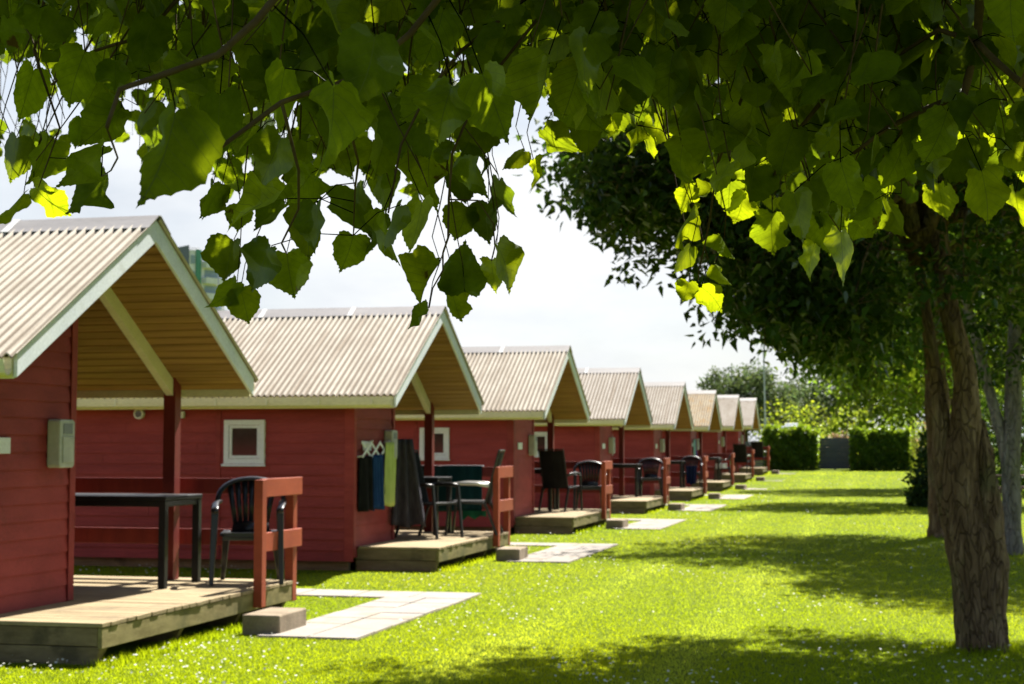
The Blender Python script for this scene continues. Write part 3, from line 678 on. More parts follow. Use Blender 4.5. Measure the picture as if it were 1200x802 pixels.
def leaves_mesh(name, T, P, D, Nn, L, W, tint, mat, parent=None, smooth=False, bend=None):
    P = np.asarray(P, float); D = np.asarray(D, float); Nn = np.asarray(Nn, float); L = np.asarray(L, float); W = np.asarray(W, float); tint = np.asarray(tint, float)
    D = D / np.linalg.norm(D, axis=1)[:, None]; S = np.cross(Nn, D); S /= (np.linalg.norm(S, axis=1)[:, None] + 1e-9); Nn = np.cross(D, S)
    TV, TU, TF = T; n = len(P); k = len(TV)
    bd = RNG.normal(0, 1, n)[:, None, None] if bend is None else bend
    loc = np.repeat(TV[None], n, 0).copy()
    if k > 20:
        U_ = loc[:, :, 0].copy(); V_ = loc[:, :, 1].copy(); q = RNG.normal(0, 1, (4, n, 1))
        w1 = RNG.normal(0, 1, (3, n, 1)); edge = np.abs(V_) / .5
        loc[:, :, 1] = V_ * (1 + .10 * q[0] * np.sign(V_) + .05 * w1[0] * np.sin(U_ * 7 + 5 * w1[1]) + .05 * np.sin(U_ * 17 + 9 * w1[2])) + .10 * q[1] * U_ * U_
        loc[:, :, 0] += .035 * w1[1] * np.sin(V_ * 6 + 4 * w1[0]) * edge
        loc[:, :, 2] += .34 * q[2] * np.abs(V_) + .12 * w1[2] * V_ * U_ * 2 + .08 * np.sin(U_ * 9 + 6 * q[3] + 4 * V_) * np.abs(V_) * 2 - .10 * np.abs(q[3]) * U_ ** 3
    loc[:, :, 2] *= (1 + .6 * bd[:, :, 0]); loc[:, :, 2] += .12 * bd[:, :, 0] * np.abs(loc[:, :, 1]) * 1.2
    V = P[:, None] + loc[:, :, 0:1] * D[:, None] * L[:, None, None] + loc[:, :, 1:2] * S[:, None] * W[:, None, None] + loc[:, :, 2:3] * Nn[:, None] * L[:, None, None]
    Fc = (TF[None] + (np.arange(n) * k)[:, None, None]).reshape(-1)
    return mesh_np(name, V.reshape(-1, 3), Fc, TF.shape[1], mat, parent, np.repeat(tint, k, 0), np.tile(TU, (n, 1)), smooth)
def rand_dirs(n, down=.5):
    a = RNG.normal(0, 1, (n, 3)); a /= np.linalg.norm(a, axis=1)[:, None]; a[:, 2] -= down; return a
def tints(n, spread=.25, hue=.12):
    b = 1 + spread * (RNG.random(n) - .5) * 2; h = hue * (RNG.random(n) - .5) * 2
    return np.stack([b * (1 + h), b, b * (1 - h)], 1)

# ------------------------------------------------------------------ broadleaf trees of the lawn edge
def crown_clusters(n, c, r, zmin, seed, fill=.55):
    rg = np.random.default_rng(seed); out = []
    lob = rg.normal(0, 1, (7, 3)); lob /= np.linalg.norm(lob, axis=1)[:, None]
    while len(out) < n:
        d = rg.normal(0, 1, 3); d /= np.linalg.norm(d); t = rg.random() ** (fill * .6)
        k = .78 + .30 * np.max(lob @ d) ** 3 + .06 * rg.normal()
        p = np.array(c) + d * np.array(r) * t * k
        if p[2] > zmin + .25 * rg.normal(): out.append(p)
    return np.array(out)
def foliage(name, cl, per, rad, size, mat, parent, T=LS, flat=.6, tint_spread=.3, down=.4, wr=.95):
    n = len(cl) * per; P = np.repeat(cl, per, 0); o = np.clip(RNG.normal(0, 1, (n, 3)), -1.5, 1.5); o[:, 2] *= flat
    o *= (rad * (.35 + .65 * RNG.random(len(cl))))[np.repeat(np.arange(len(cl)), per)][:, None] * .75
    P = P + o; P[:, 2] -= .10 * (o[:, 0] ** 2 + o[:, 1] ** 2)
    ct = np.repeat(tints(len(cl), tint_spread * .6, .08), per, 0) * tints(n, tint_spread, .12)
    L = size * (.65 + .6 * RNG.random(n)); Nn = RNG.normal(0, 1, (n, 3)); Nn[:, 2] = np.abs(Nn[:, 2]) + .5
    return leaves_mesh(name, T, P, rand_dirs(n, down), Nn, L, L * wr * (.7 + .3 * RNG.random(n)), ct, mat, parent)
def bez(a, b, c, n=8):
    a, b, c = Vector(a), Vector(b), Vector(c); return [(a * (1 - t) ** 2 + b * 2 * t * (1 - t) + c * t * t) for t in [i / n for i in range(n + 1)]]
def bark_trunk(pts, rad, sides, seed):
    m = MB(); rr = random.Random(seed); fr = [rr.uniform(-.10, .12) for _ in range(sides)]
    base = len(m.v); n = len(pts); pts = [Vector(p) for p in pts]; x = Vector((1, 0, 0))
    for i, p in enumerate(pts):
        t = (pts[min(i + 1, n - 1)] - pts[max(i - 1, 0)]).normalized(); x = (x - t * x.dot(t)).normalized(); y = t.cross(x)
        for k in range(sides):
            a = 2 * math.pi * k / sides + .05 * i; r = rad[i] * (1 + fr[k] * (1 + .5 * math.sin(i * .7 + k)) + rr.uniform(-.08, .08) + .10 * math.sin(i * .55 + 2.3 * k) * math.sin(i * .9 + seed) + (.25 * math.sin(5 * a + seed) * max(0, 1 - i * .45))); m.v.append(tuple(p + x * math.cos(a) * r + y * math.sin(a) * r))
    for i in range(n - 1):
        for k in range(sides):
            k2 = (k + 1) % sides; m.f.append((i * sides + k, i * sides + k2, (i + 1) * sides + k2, (i + 1) * sides + k))
    m.f.append(tuple(range((n - 1) * sides, n * sides))); return m
def interp(path, n):
    pts = [Vector(p[:3]) for p in path]; rs = [p[3] for p in path]; out, ro = [], []
    for i in range(n + 1):
        q = i / n * (len(path) - 1); k = min(len(path) - 2, int(q)); t = q - k; s = t * t * (3 - 2 * t)
        out.append(pts[k].lerp(pts[k + 1], t)); ro.append(rs[k] * (1 - s) + rs[k + 1] * s)
    return out, ro
def tree(name, loc, stems, crown_c, crown_r, zmin, ncl, per, mat, bark, label, seed, group, size=.095, rad=.5, limbs=22, T=LS, extra=None):
    root = empty(name, loc, 0, label, 'tree', group)
    for k, (path, sides) in enumerate(stems):
        p, r = interp(path, 34); m = bark_trunk(p, r, sides + 6, seed + k); m.build('trunk', bark, root, smooth=True, subdiv=1)
    cl = crown_clusters(ncl, crown_c, crown_r, zmin, seed)
    if extra is not None: cl = np.concatenate([cl, np.array(extra)]); ncl = len(cl)
    rr = random.Random(seed); b = MB()
    top = Vector(stems[0][0][-1][:3])
    for k in range(limbs):
        e = Vector(cl[rr.randrange(ncl)]); s = rr.random(); st = stems[rr.randrange(min(2, len(stems)))][0]
        a = Vector(st[-2][:3]).lerp(Vector(st[-1][:3]), s); mid = a.lerp(e, .5) + Vector((0, 0, .35 + .3 * rr.random()))
        q = bez(a, mid, e, 7); r0 = .05 + .03 * rr.random(); b.tube(q, [r0 * (1 - .85 * i / 7) for i in range(8)], 6, noise_=.05, seed=k)
        for _ in range(3):
            s0 = q[rr.randrange(2, 7)]; e2 = Vector(cl[rr.randrange(ncl)])
            d = e2 - s0
            if d.length > 1.6: d = d.normalized() * 1.2
            b.tube([s0, s0 + d * .5 + Vector((0, 0, .06)), s0 + d], [.018, .011, .004], 5)
    cen = Vector(crown_c)
    for c_ in (cl if size < .15 else []):
        p = Vector(c_); inn = (cen - p).normalized() * .7 + Vector((0, 0, .1)); b.tube([p + inn, p + inn * .4 + Vector((rr.uniform(-.06, .06), rr.uniform(-.06, .06), .04)), p], [.009, .006, .004], 4)
        for _ in range(6):
            d = Vector((rr.gauss(0, 1), rr.gauss(0, 1), rr.gauss(0, .5))).normalized() * rad * rr.uniform(.5, .95); b.tube([p, p + d * .5 + Vector((0, 0, .03)), p + d - Vector((0, 0, .04))], [.004, .003, .0015], 3, cap=False)
    b.build('limb', bark, root, smooth=True)
    foliage('crown', cl, per, rad, size, mat, root, T)
    return root
GTR = 'trees along the lawn edge'
# the near twin-stemmed tree: extra sprays on its long boughs over the lawn
ex = []; re_ = random.Random(8)
while len(ex) < 130:
    px_ = re_.uniform(690, 1010); lo = np.interp(px_, [640, 700, 740, 790, 860, 900, 1010], [185, 215, 265, 240, 300, 385, 400]); py_ = lo - abs(re_.gauss(0, 55))
    ex.append(at(px_, py_, re_.uniform(10.0, 12.2)) - Vector((.60, 11.55, 0)))
T1 = (.60, 11.55, 0)
tree('maple_tree', T1, [
    ([(0, 0, -.1, .22), (0, 0, .05, .17), (-.02, 0, .4, .15), (-.06, 0, .75, .16), (-.11, 0, 1.0, .135), (-.12, -.01, 1.25, .118), (-.07, -.02, 1.6, .098), (-.07, -.02, 1.95, .083), (-.17, 0, 2.35, .073), (-.25, .05, 3.0, .07), (-.3, .1, 4.6, .05)], 16),
    ([(-.05, .03, .45, .09), (-.17, .03, .95, .10), (-.235, .03, 1.3, .072), (-.235, .03, 1.6, .056), (-.3, .05, 2.1, .046), (-.36, .1, 2.6, .04), (-.5, .3, 3.8, .03)], 12),
    ([(.05, .0, -.1, .15), (.05, .0, .2, .12), (.08, 0, .55, .115), (.08, .02, .9, .10), (.06, .03, 1.3, .06), (.04, .05, 1.6, .02)], 12)],
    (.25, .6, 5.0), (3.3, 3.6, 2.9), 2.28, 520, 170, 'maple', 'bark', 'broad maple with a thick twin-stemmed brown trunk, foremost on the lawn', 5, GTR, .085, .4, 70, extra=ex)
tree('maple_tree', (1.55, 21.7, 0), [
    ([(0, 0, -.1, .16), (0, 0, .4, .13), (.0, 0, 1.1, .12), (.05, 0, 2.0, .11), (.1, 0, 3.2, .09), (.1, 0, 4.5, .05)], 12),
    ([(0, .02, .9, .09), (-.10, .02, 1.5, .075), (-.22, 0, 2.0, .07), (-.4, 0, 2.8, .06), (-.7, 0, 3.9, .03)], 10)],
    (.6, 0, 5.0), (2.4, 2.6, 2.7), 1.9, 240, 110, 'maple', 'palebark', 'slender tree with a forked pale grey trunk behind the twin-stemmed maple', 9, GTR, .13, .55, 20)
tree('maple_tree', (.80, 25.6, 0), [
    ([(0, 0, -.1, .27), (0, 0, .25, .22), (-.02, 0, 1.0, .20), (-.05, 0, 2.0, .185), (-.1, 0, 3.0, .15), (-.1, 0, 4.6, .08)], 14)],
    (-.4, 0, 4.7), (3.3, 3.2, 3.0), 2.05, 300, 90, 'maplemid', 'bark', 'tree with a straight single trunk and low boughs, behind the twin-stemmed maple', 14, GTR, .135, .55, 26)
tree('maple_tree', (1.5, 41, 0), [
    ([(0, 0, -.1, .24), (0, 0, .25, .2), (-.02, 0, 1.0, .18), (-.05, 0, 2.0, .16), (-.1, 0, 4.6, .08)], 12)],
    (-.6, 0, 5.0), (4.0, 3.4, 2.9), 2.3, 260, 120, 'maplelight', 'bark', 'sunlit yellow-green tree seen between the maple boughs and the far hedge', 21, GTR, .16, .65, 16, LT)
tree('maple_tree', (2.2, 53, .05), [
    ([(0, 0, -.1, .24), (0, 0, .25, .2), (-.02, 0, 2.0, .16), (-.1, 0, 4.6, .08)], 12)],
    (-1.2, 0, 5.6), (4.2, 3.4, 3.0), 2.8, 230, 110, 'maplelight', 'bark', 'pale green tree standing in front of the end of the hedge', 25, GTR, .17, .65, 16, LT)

# shrubs and hedges (leaf shells over an uneven core)
def bush(name, loc, r, mat, label, seed, cat='shrub', group=None, n=1600, size=.12, T=LT):
    root = empty(name, loc, 0, label, cat, group); rg = np.random.default_rng(seed)
    d = rg.normal(0, 1, (n, 3)); d /= np.linalg.norm(d, axis=1)[:, None]; d[:, 2] = np.abs(d[:, 2]) * 1.0
    lob = rg.normal(0, 1, (9, 3)); lob /= np.linalg.norm(lob, axis=1)[:, None]
    k = .72 + .34 * np.max(d @ lob.T, axis=1) ** 4
    t = .75 + .3 * rg.random(n)
    P = d * np.array(r) * (k * t)[:, None]
    low = rg.random(n) < .35; P[low, 2] *= rg.random(low.sum())
    P[:, 2] += .05
    Nn = d + rg.normal(0, .6, (n, 3)); L = size * (.6 + .8 * rg.random(n))
    leaves_mesh('foliage', T, P, rand_dirs(n, .1), Nn, L, L * .9, tints(n, .35, .12), mat, root)
    b = MB(); rr = random.Random(seed)
    for q in range(10):
        a = rr.uniform(0, 6.28); e = Vector((math.cos(a) * r[0] * .7, math.sin(a) * r[1] * .7, r[2] * rr.uniform(.5, .85)))
        b.tube(bez((e.x * .1, e.y * .1, -.05), (e.x * .3, e.y * .3, e.z * .7), e, 4), [.035, .028, .02, .014, .006], 5)
    b.build('stem', 'twig', root); return root
def hedge(name, x0, x1, y0, y1, h, mat, label, seed, n=15000, size=.15):
    root = empty(name, ((x0 + x1) / 2, (y0 + y1) / 2, gz(y0)), 0, label, 'hedge', 'clipped hedges at the end of the lawn'); rg = np.random.default_rng(seed); w, d = (x1 - x0) / 2, (y1 - y0) / 2
    P = rg.uniform(-1, 1, (n, 3)); f = rg.integers(0, 7, n); f[rg.random(n) < .35] = 0; f[rg.random(n) < .22] = 1
    for k_ in range(n):
        a = f[k_]
        if a == 0: P[k_, 1] = -1 + .12 * rg.random()
        elif a == 1: P[k_, 2] = 1.04 - .12 * rg.random()
        elif a == 2: P[k_, 0] = -1 + .1 * rg.random()
        elif a == 3: P[k_, 0] = 1 - .1 * rg.random()
    bulge = .10 * np.sin(P[:, 0] * 5 + P[:, 2] * 3 + seed) + .07 * np.sin(P[:, 0] * 13 + P[:, 2] * 8) + rg.normal(0, .05, n)
    Q = np.stack([P[:, 0] * w, P[:, 1] * d + bulge, (P[:, 2] * .5 + .5) * h * (1 + .05 * np.sin(P[:, 0] * 6 + seed) + .04 * np.sin(P[:, 0] * 21) + .03 * np.abs(rg.normal(0, 1, n)))], 1)
    Nn = rg.normal(0, 1, (n, 3)); L = size * (.6 + .8 * rg.random(n))
    leaves_mesh('foliage', LT, Q, rand_dirs(n, -.2), Nn, L, L * .85, tints(n, .35, .12), mat, root)
    c = MB(); nx = 12
    for k_ in range(nx):
        xx = -w + .15 + (2 * w - .3) * k_ / (nx - 1); rr = random.Random(seed + k_)
        c.tube([(xx, 0, -.05), (xx + rr.uniform(-.1, .1), rr.uniform(-.1, .1), h * .5), (xx + rr.uniform(-.2, .2), rr.uniform(-.2, .2), h * .9)], [.04, .03, .01], 5)
    c.build('stem', 'twig', root); return root
hedge('clipped_hedge', -5.45, -3.12, 71.5, 73.2, 1.72, 'hedge', 'clipped green hedge between the end cabin and the grey plank panel', 31)
hedge('clipped_hedge', -1.65, .85, 71.5, 73.2, 1.66, 'hedge', 'clipped green hedge between the grey plank panel and the yellow-green shrub', 32)
def plank_fence(name, x0, x1, y, h, label, n):
    root = empty(name, ((x0 + x1) / 2, y, gz(y)), 0, label, 'fence'); w = (x1 - x0) / 2; b = MB(); z = .03; k = 0
    while z < h - .02:
        b.box(-w, w, -.012 - .002 * (k % 2), .012, z, min(z + .135, h)); z += .14; k += 1
    b.build('board_panel', 'fencegrey', root)
    for q in range(n):
        xx = -w + 2 * w * q / (n - 1); p = MB(); p.box(xx - .045, xx + .045, .013, .10, -.1, h + .03); p.build('post', 'fencegrey', root, .005)
    return root
plank_fence('plank_fence', -3.2, -1.55, 72.6, 1.42, 'grey horizontal plank panel standing between two clipped hedges', 3)
plank_fence('plank_fence', -9.6, -5.5, 74.2, 1.25, 'grey plank fence behind the end cabin, left of the hedges', 4)
bush('lilac_shrub', (1.35, 71.5, gz(71)), (.75, .8, 2.1), 'shrublight', 'yellow-green shrub at the hedge end, in full sun', 41, n=1300)
GS = 'shrubs behind the hedges'
bl = [('low yellow-green shrub over the first hedge, behind the white caravan', (-5.4, 96, .4), (2.6, 1.5, 4.6), 'shrublight'),
      ('sunny yellow-green shrub beyond the plank panel', (-2.4, 92, .4), (2.3, 1.4, 4.4), 'shrublight'),
      ('mid green shrub behind the second hedge', (.2, 88, .4), (2.0, 1.4, 4.6), 'hedge'),
      ('rust-tinged shrub peeping over the plank panel', (-2.3, 76, .4), (1.3, .8, 2.0), 'pinkleaf'),
      ('rust-tinged shrub rising behind the yellow-green shrub', (2.3, 80, .4), (1.2, .9, 3.0), 'pinkleaf'),
      ('tall dark shrub far right beyond the hedges', (4.0, 84, .4), (2.4, 1.5, 5.5), 'shrubdark')]
for k, (lb, lc, r, mt) in enumerate(bl): bush('garden_shrub', lc, r, mt, lb, 50 + k, group=GS, n=1800, size=.2)
GD = 'dark shrubs along the right edge'
dl = [((1.15, 38.5, 0), (.75, .8, 1.7), 'dark rounded shrub just behind the straight single trunk'),
      ((3.3, 47, 0), (1.6, 1.8, 3.6), 'tall dark shrub behind the wooden picnic table'),
      ((5.2, 43, 0), (1.8, 1.8, 3.9), 'tall dark shrub at the frame edge right of the picnic table'),
      ((3.6, 57, .1), (1.7, 2, 4.6), 'tall dark shrub between the dark tree and the picnic table'),
      ((2.6, 66, .25), (1.1, 1.4, 3.2), 'dark shrub beside the yellow-green shrub at the hedge end'),
      ((6.2, 62, .2), (2.2, 2, 5.2), 'tallest dark shrub, far back on the lawn edge')]
for k, (lc, r, lb) in enumerate(dl): bush('dark_shrub', lc, r, 'shrubdark', lb, 70 + k, group=GD, n=2200, size=.17)
# picnic table at the right edge
pt_ = empty('picnic_table', (2.95, 39, 0), .1, 'brown wooden picnic table in shade beyond the trunks', 'table')
m = MB(); m.box(-.8, .8, -.35, .35, .70, .745); m.build('tabletop', 'bench', pt_, .005)
for sy in (-1, 1):
    m = MB(); m.box(-.8, .8, sy * .7 - .13, sy * .7 + .13, .42, .46); m.build('bench_seat', 'bench', pt_, .005)
for sx in (-1, 1):
    m = MB(); m.bar((sx * .55, -.75, 0), (sx * .55, -.2, .70), .05, .1); m.bar((sx * .55, .75, 0), (sx * .55, .2, .70), .05, .1); m.box(sx * .55 - .03, sx * .55 + .03, -.8, .8, .33, .415); m.build('leg', 'bench', pt_)

# ------------------------------------------------------------------ far things
def far_tree(loc, h, w, label, seed, grp='far trees on the skyline'):
    root = empty('far_tree', loc, 0, label, 'tree', grp)
    t = MB(); t.tube([(0, 0, -.2), (0, 0, h * .5), (.1, 0, h * .85)], [.3, .2, .06], 8); t.build('trunk', 'bark', root)
    cl = crown_clusters(120, (0, 0, h * .6), (w, w, h * .42), .6, seed)
    foliage('crown', cl, 40, .9, .34, 'fartree', root, LT, .7, .35, .2)
    return root
far_tree((-15.3, 150, .4), 8.4, 2.6, 'rounded far tree leftmost of the skyline clump above the end cabins', 80)
far_tree((-13.3, 152, .4), 8.9, 2.7, 'rounded far tree in the middle of the skyline clump above the end cabins', 81)
far_tree((-11.2, 148, .4), 8.3, 2.6, 'rounded far tree beside the lamp post, on the skyline', 82)
far_tree((-7.6, 150, .4), 7.6, 2.8, 'far tree half hidden by the low maple boughs', 83)
far_tree((-27.6, 200, .4), 9.4, 1.5, 'small lone treetop showing over the fifth cabin roof', 84)
far_tree((-3.6, 112, .4), 7.2, 3.0, 'broad far tree behind the grey plank panel', 85)
far_tree((1.6, 116, .4), 8.0, 3.2, 'broad far tree behind the second clipped hedge', 86)
far_tree((6.8, 118, .4), 8.6, 3.4, 'broad far tree behind the yellow-green shrub, between the trunks', 87)
lp = empty('lamp_post', (-7.15, 95, .4), 0, 'tall slim grey lamp post behind the hedges', 'lamp post')
m = MB(); m.tube([(0, 0, -.2), (0, 0, 2.6)], [.10, .085], 10); m.build('pole_base', 'steel', lp)
m = MB(); m.tube([(0, 0, 2.6), (-.06, 0, 7.2)], [.055, .04], 10); m.build('pole', 'steel', lp)
m = MB(); m.tube([(-.06, 0, 7.2), (-.06, -.12, 7.42), (-.06, -.7, 7.5)], [.035, .03, .05], 8); m.build('lamp_head', 'steel', lp)
def caravan(loc, rz, L, label):
    root = empty('caravan', loc, rz, label, 'caravan', 'white caravans behind the hedge'); b = MB()
    pr = [(-L / 2, .45), (L / 2, .45), (L / 2 + .05, 1.3), (L / 2 - .12, 2.2), (L / 2 - .5, 2.48), (0, 2.55), (-L / 2 + .5, 2.48), (-L / 2 + .12, 2.2), (-L / 2 - .05, 1.3)]
    b.prism(pr, 1, -1.05, 1.05); b.build('body', 'caravan', root, .06)
    for xx in (-L * .3, 0, L * .3):
        w = MB(); w.box(xx - .35, xx + .35, -1.075, -1.051, 1.35, 1.9); w.build('window', 'bluegrass', root, .02)
    h = MB(); h.box(-.35, .35, -.35, .35, 2.54, 2.68); h.build('roof_hatch', 'caravan', root, .04)
    for sx in (-1, 1):
        w = MB(); w.tube([(sx * .5, -1.06, .32), (sx * .5, -.86, .32)], .32, 18); w.build('wheel', 'black', root)
    d = MB(); d.box(-L * .48, L * .48, -1.062, -1.051, .95, 1.02); d.build('trim_stripe', 'bluegrass', root)
caravan((-4.95, 84, -.06), .05, 2.5, 'white caravan with roof hatch showing above the first clipped hedge')
caravan((-9.4, 79, .40), -.1, 3.4, 'white caravan with blue windows glimpsed beyond the end cabin')
# tower block
D = 300
A = at(222, 300, D); tw = empty('apartment_block', (A.x, A.y, .5), YAW, 'tall apartment block with a green stripe and balconies, showing past the closest gable', 'building')
H = 38.2
m = MB(); m.prism([(0, 0), (5.5, 6.7), (-3.5, 17.7), (-9, 11)], 2, 0, H); m.build('wall', 'facade', tw)
m = MB(); m.prism([(-.05, -.1), (-.1, -.05), (-9.05, 11.0), (-9.0, 10.85)], 2, 0, H + .9); m.build('side_panel', 'facadedark', tw)
u = Vector((11.5, 14, 0)).normalized(); nrm = Vector((u.y, -u.x, 0))
def fac(a, b, z0, z1, out, name, mat):
    p, q = u * a, u * b; m = MB(); m.prism([(p.x, p.y), (p.x + nrm.x * out, p.y + nrm.y * out), (q.x + nrm.x * out, q.y + nrm.y * out), (q.x, q.y)], 2, z0, z1); return m.build(name, mat, tw)
fac(1.5, 2.7, 0, H + .2, .25, 'green_stripe', 'facadegreen')
for fl in range(12):
    z = 2 + fl * 3
    fac(.3, 1.3, z + .6, z + 2.2, .1, 'window', 'facadeglass')
    for bx in (3.2,):
        bo = fac(bx, bx + 5.2, z, z + 1.15, 1.2, 'balcony', 'facade'); fac(bx + .5, bx + 4.7, z + 1.2, z + 2.7, .08, 'window', 'facadeglass')
m = MB(); m.prism([(-4, 8), (0, 9.5), (-3, 14), (-6, 12)], 2, H, H + 1.6); m.build('roof_house', 'facade', tw)

# ------------------------------------------------------------------ the linden over the viewer
env = [(-80, 195), (60, 200), (125, 165), (150, 185), (235, 225), (320, 250), (380, 215), (430, 235), (480, 250), (545, 200), (600, 130), (640, 140), (700, 175), (760, 150), (800, 205), (860, 235), (900, 255), (960, 285), (1010, 285), (1060, 250), (1110, 215), (1280, 250)]
def envy(x): return np.interp(x, [e[0] for e in env], [e[1] for e in env])
LH = []   # hero leaves: base px, tip px, width px, tone
for t in '''336 296 342 351 61 m|318 288 289 342 44 d|274 281 263 332 42 m|278 330 256 366 26 m|282 339 293 379 40 l|335 233 258 243 26 l|282 241 275 268 34 m|355 243 367 306 38 l|371 238 371 305 44 d|416 222 415 273 42 d|414 275 406 318 44 m|335 238 304 275 34 d
545 343 538 286 52 d|528 330 537 380 29 l|582 286 609 339 28 l|576 304 579 347 26 l|516 308 480 351 30 l|549 243 536 284 42 m|572 237 566 282 34 d|585 210 595 260 21 d|564 174 576 218 19 d|615 177 589 200 20 l|537 207 540 242 36 d|534 171 507 187 15 d|552 177 558 229 28 d|504 183 494 246 40 l|495 235 485 299 36 l|502 361 483 386 14 d
810 289 789 324 20 b|807 330 801 357 27 b|822 337 851 356 24 b|838 310 855 337 16 b|814 248 778 279 25 b|817 220 794 249 24 b|835 220 815 241 14 b|843 274 861 306 17 m|872 225 865 267 29 b|856 213 850 250 42 m|882 207 887 244 14 m|930 225 945 291 46 m|955 285 940 326 25 l|985 270 991 334 32 b
206 128 179 252 80 m|258 110 250 200 66 d|240 90 181 112 54 m|263 112 272 148 36 m|142 126 96 174 62 m|123 204 90 260 34 d|121 170 76 233 32 m|260 217 236 258 25 m|40 219 76 258 20 b|28 226 -6 268 11 b|439 40 434 136 92 d|390 100 395 210 76 m|334 80 317 164 52 m|565 86 601 169 76 m|352 18 371 103 56 d|300 -5 262 60 84 m|643 64 636 149 31 l|689 124 694 185 48 m|637 151 674 186 36 m|746 145 744 186 19 b|760 160 764 188 15 b|625 187 637 222 19 b|250 215 243 258 22 m|450 245 460 320 24 m|470 240 440 290 22 m|445 255 437 300 18 d|690 40 670 120 60 m|735 30 722 110 55 d|790 60 770 140 60 m|600 10 590 80 66 d|520 10 500 90 70 m|530 100 500 180 62 m|455 140 440 215 58 m|330 160 300 235 56 m|100 60 70 130 62 m|40 80 20 150 52 m|180 20 160 90 60 d|20 160 10 215 34 m|55 165 48 212 36 m|930 150 905 215 58 m|985 190 1005 255 56 m|1060 160 1045 235 60 m|1110 130 1090 205 58 m|1150 200 1165 262 46 l|1190 225 1195 278 40 b|1010 215 1035 270 44 m|890 100 870 160 54 m|840 140 826 200 48 m|800 170 790 225 40 m|960 250 975 300 36 m|1100 215 1108 262 36 l|905 250 900 300 34 m|1040 230 1052 284 36 m'''.replace('\n', '|').split('|'):
    a = t.split(); LH.append((*[float(q) for q in a[:5]], a[5]))
lr = np.random.default_rng(77)
Pb, Dd, Nm, Ll, Ww, Tt = [], [], [], [], [], []
TONE = {'d': (.62, .66, .7), 'm': (1.05, 1.02, .85), 'l': (1.4, 1.25, 1.0), 'b': (1.5, 1.35, .8)}  # the bright tone puts a sunlit look into the leaf colour
camf = ray(600, 401).normalized()
bright = []; hero_base = []
def put_leaf(bx, by, tx, ty, w, tone):
    ln = math.hypot(tx - bx, ty - by); real = .078 * lr.uniform(.88, 1.12)
    if ln > 70: real *= 1.15
    tilt = lr.uniform(-.45, .45)
    d = min(2.7, max(1.05, real * math.cos(tilt) * F / ln))
    B = at(bx, by, d); Tp = at(tx, ty, d); D_ = (Tp - B); L = D_.length; v = (B - CAM).normalized()
    D_ = (D_ + v * L * math.tan(tilt)); L = D_.length / 1.03
    ratio = min(1, (w / F * d) / (L * .97)); roll = math.acos(max(.18, ratio)) * (1 if lr.random() < .5 else -1)
    side = D_.normalized().cross(v).normalized(); n0 = side.cross(D_.normalized()).normalized()
    N2 = n0 * math.cos(roll) + side * math.sin(roll)
    if lr.random() < .5: N2 = -N2
    Pb.append(B); Dd.append(D_); Nm.append(N2); Ll.append(L); Ww.append(min(L * 1.05, max(.6 * L, w / F * d / max(.3, math.cos(roll)))))
    if ln > 65: Ll[-1] *= .92; Ww[-1] = min(Ww[-1] * .88, .84 * Ll[-1])
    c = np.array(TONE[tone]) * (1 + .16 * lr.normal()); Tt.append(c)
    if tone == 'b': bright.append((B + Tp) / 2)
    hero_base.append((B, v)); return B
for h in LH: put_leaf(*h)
tw_ = MB()
def px_twig(pts, d0, d1, r0, r1, sides=6):
    r0 *= .5; r1 *= .8; n = len(pts); P = [at(x, y, d0 + (d1 - d0) * i / (n - 1)) for i, (x, y) in enumerate(pts)]
    Q = []
    for i in range(n - 1):
        for k in range(4): Q.append(P[i].lerp(P[i + 1], k / 4))
    Q.append(P[-1]); m = len(Q)
    tw_.tube(Q, [r0 + (r1 - r0) * i / (m - 1) for i in range(m)], sides, noise_=.12, seed=len(tw_.v)); return Q
main = []
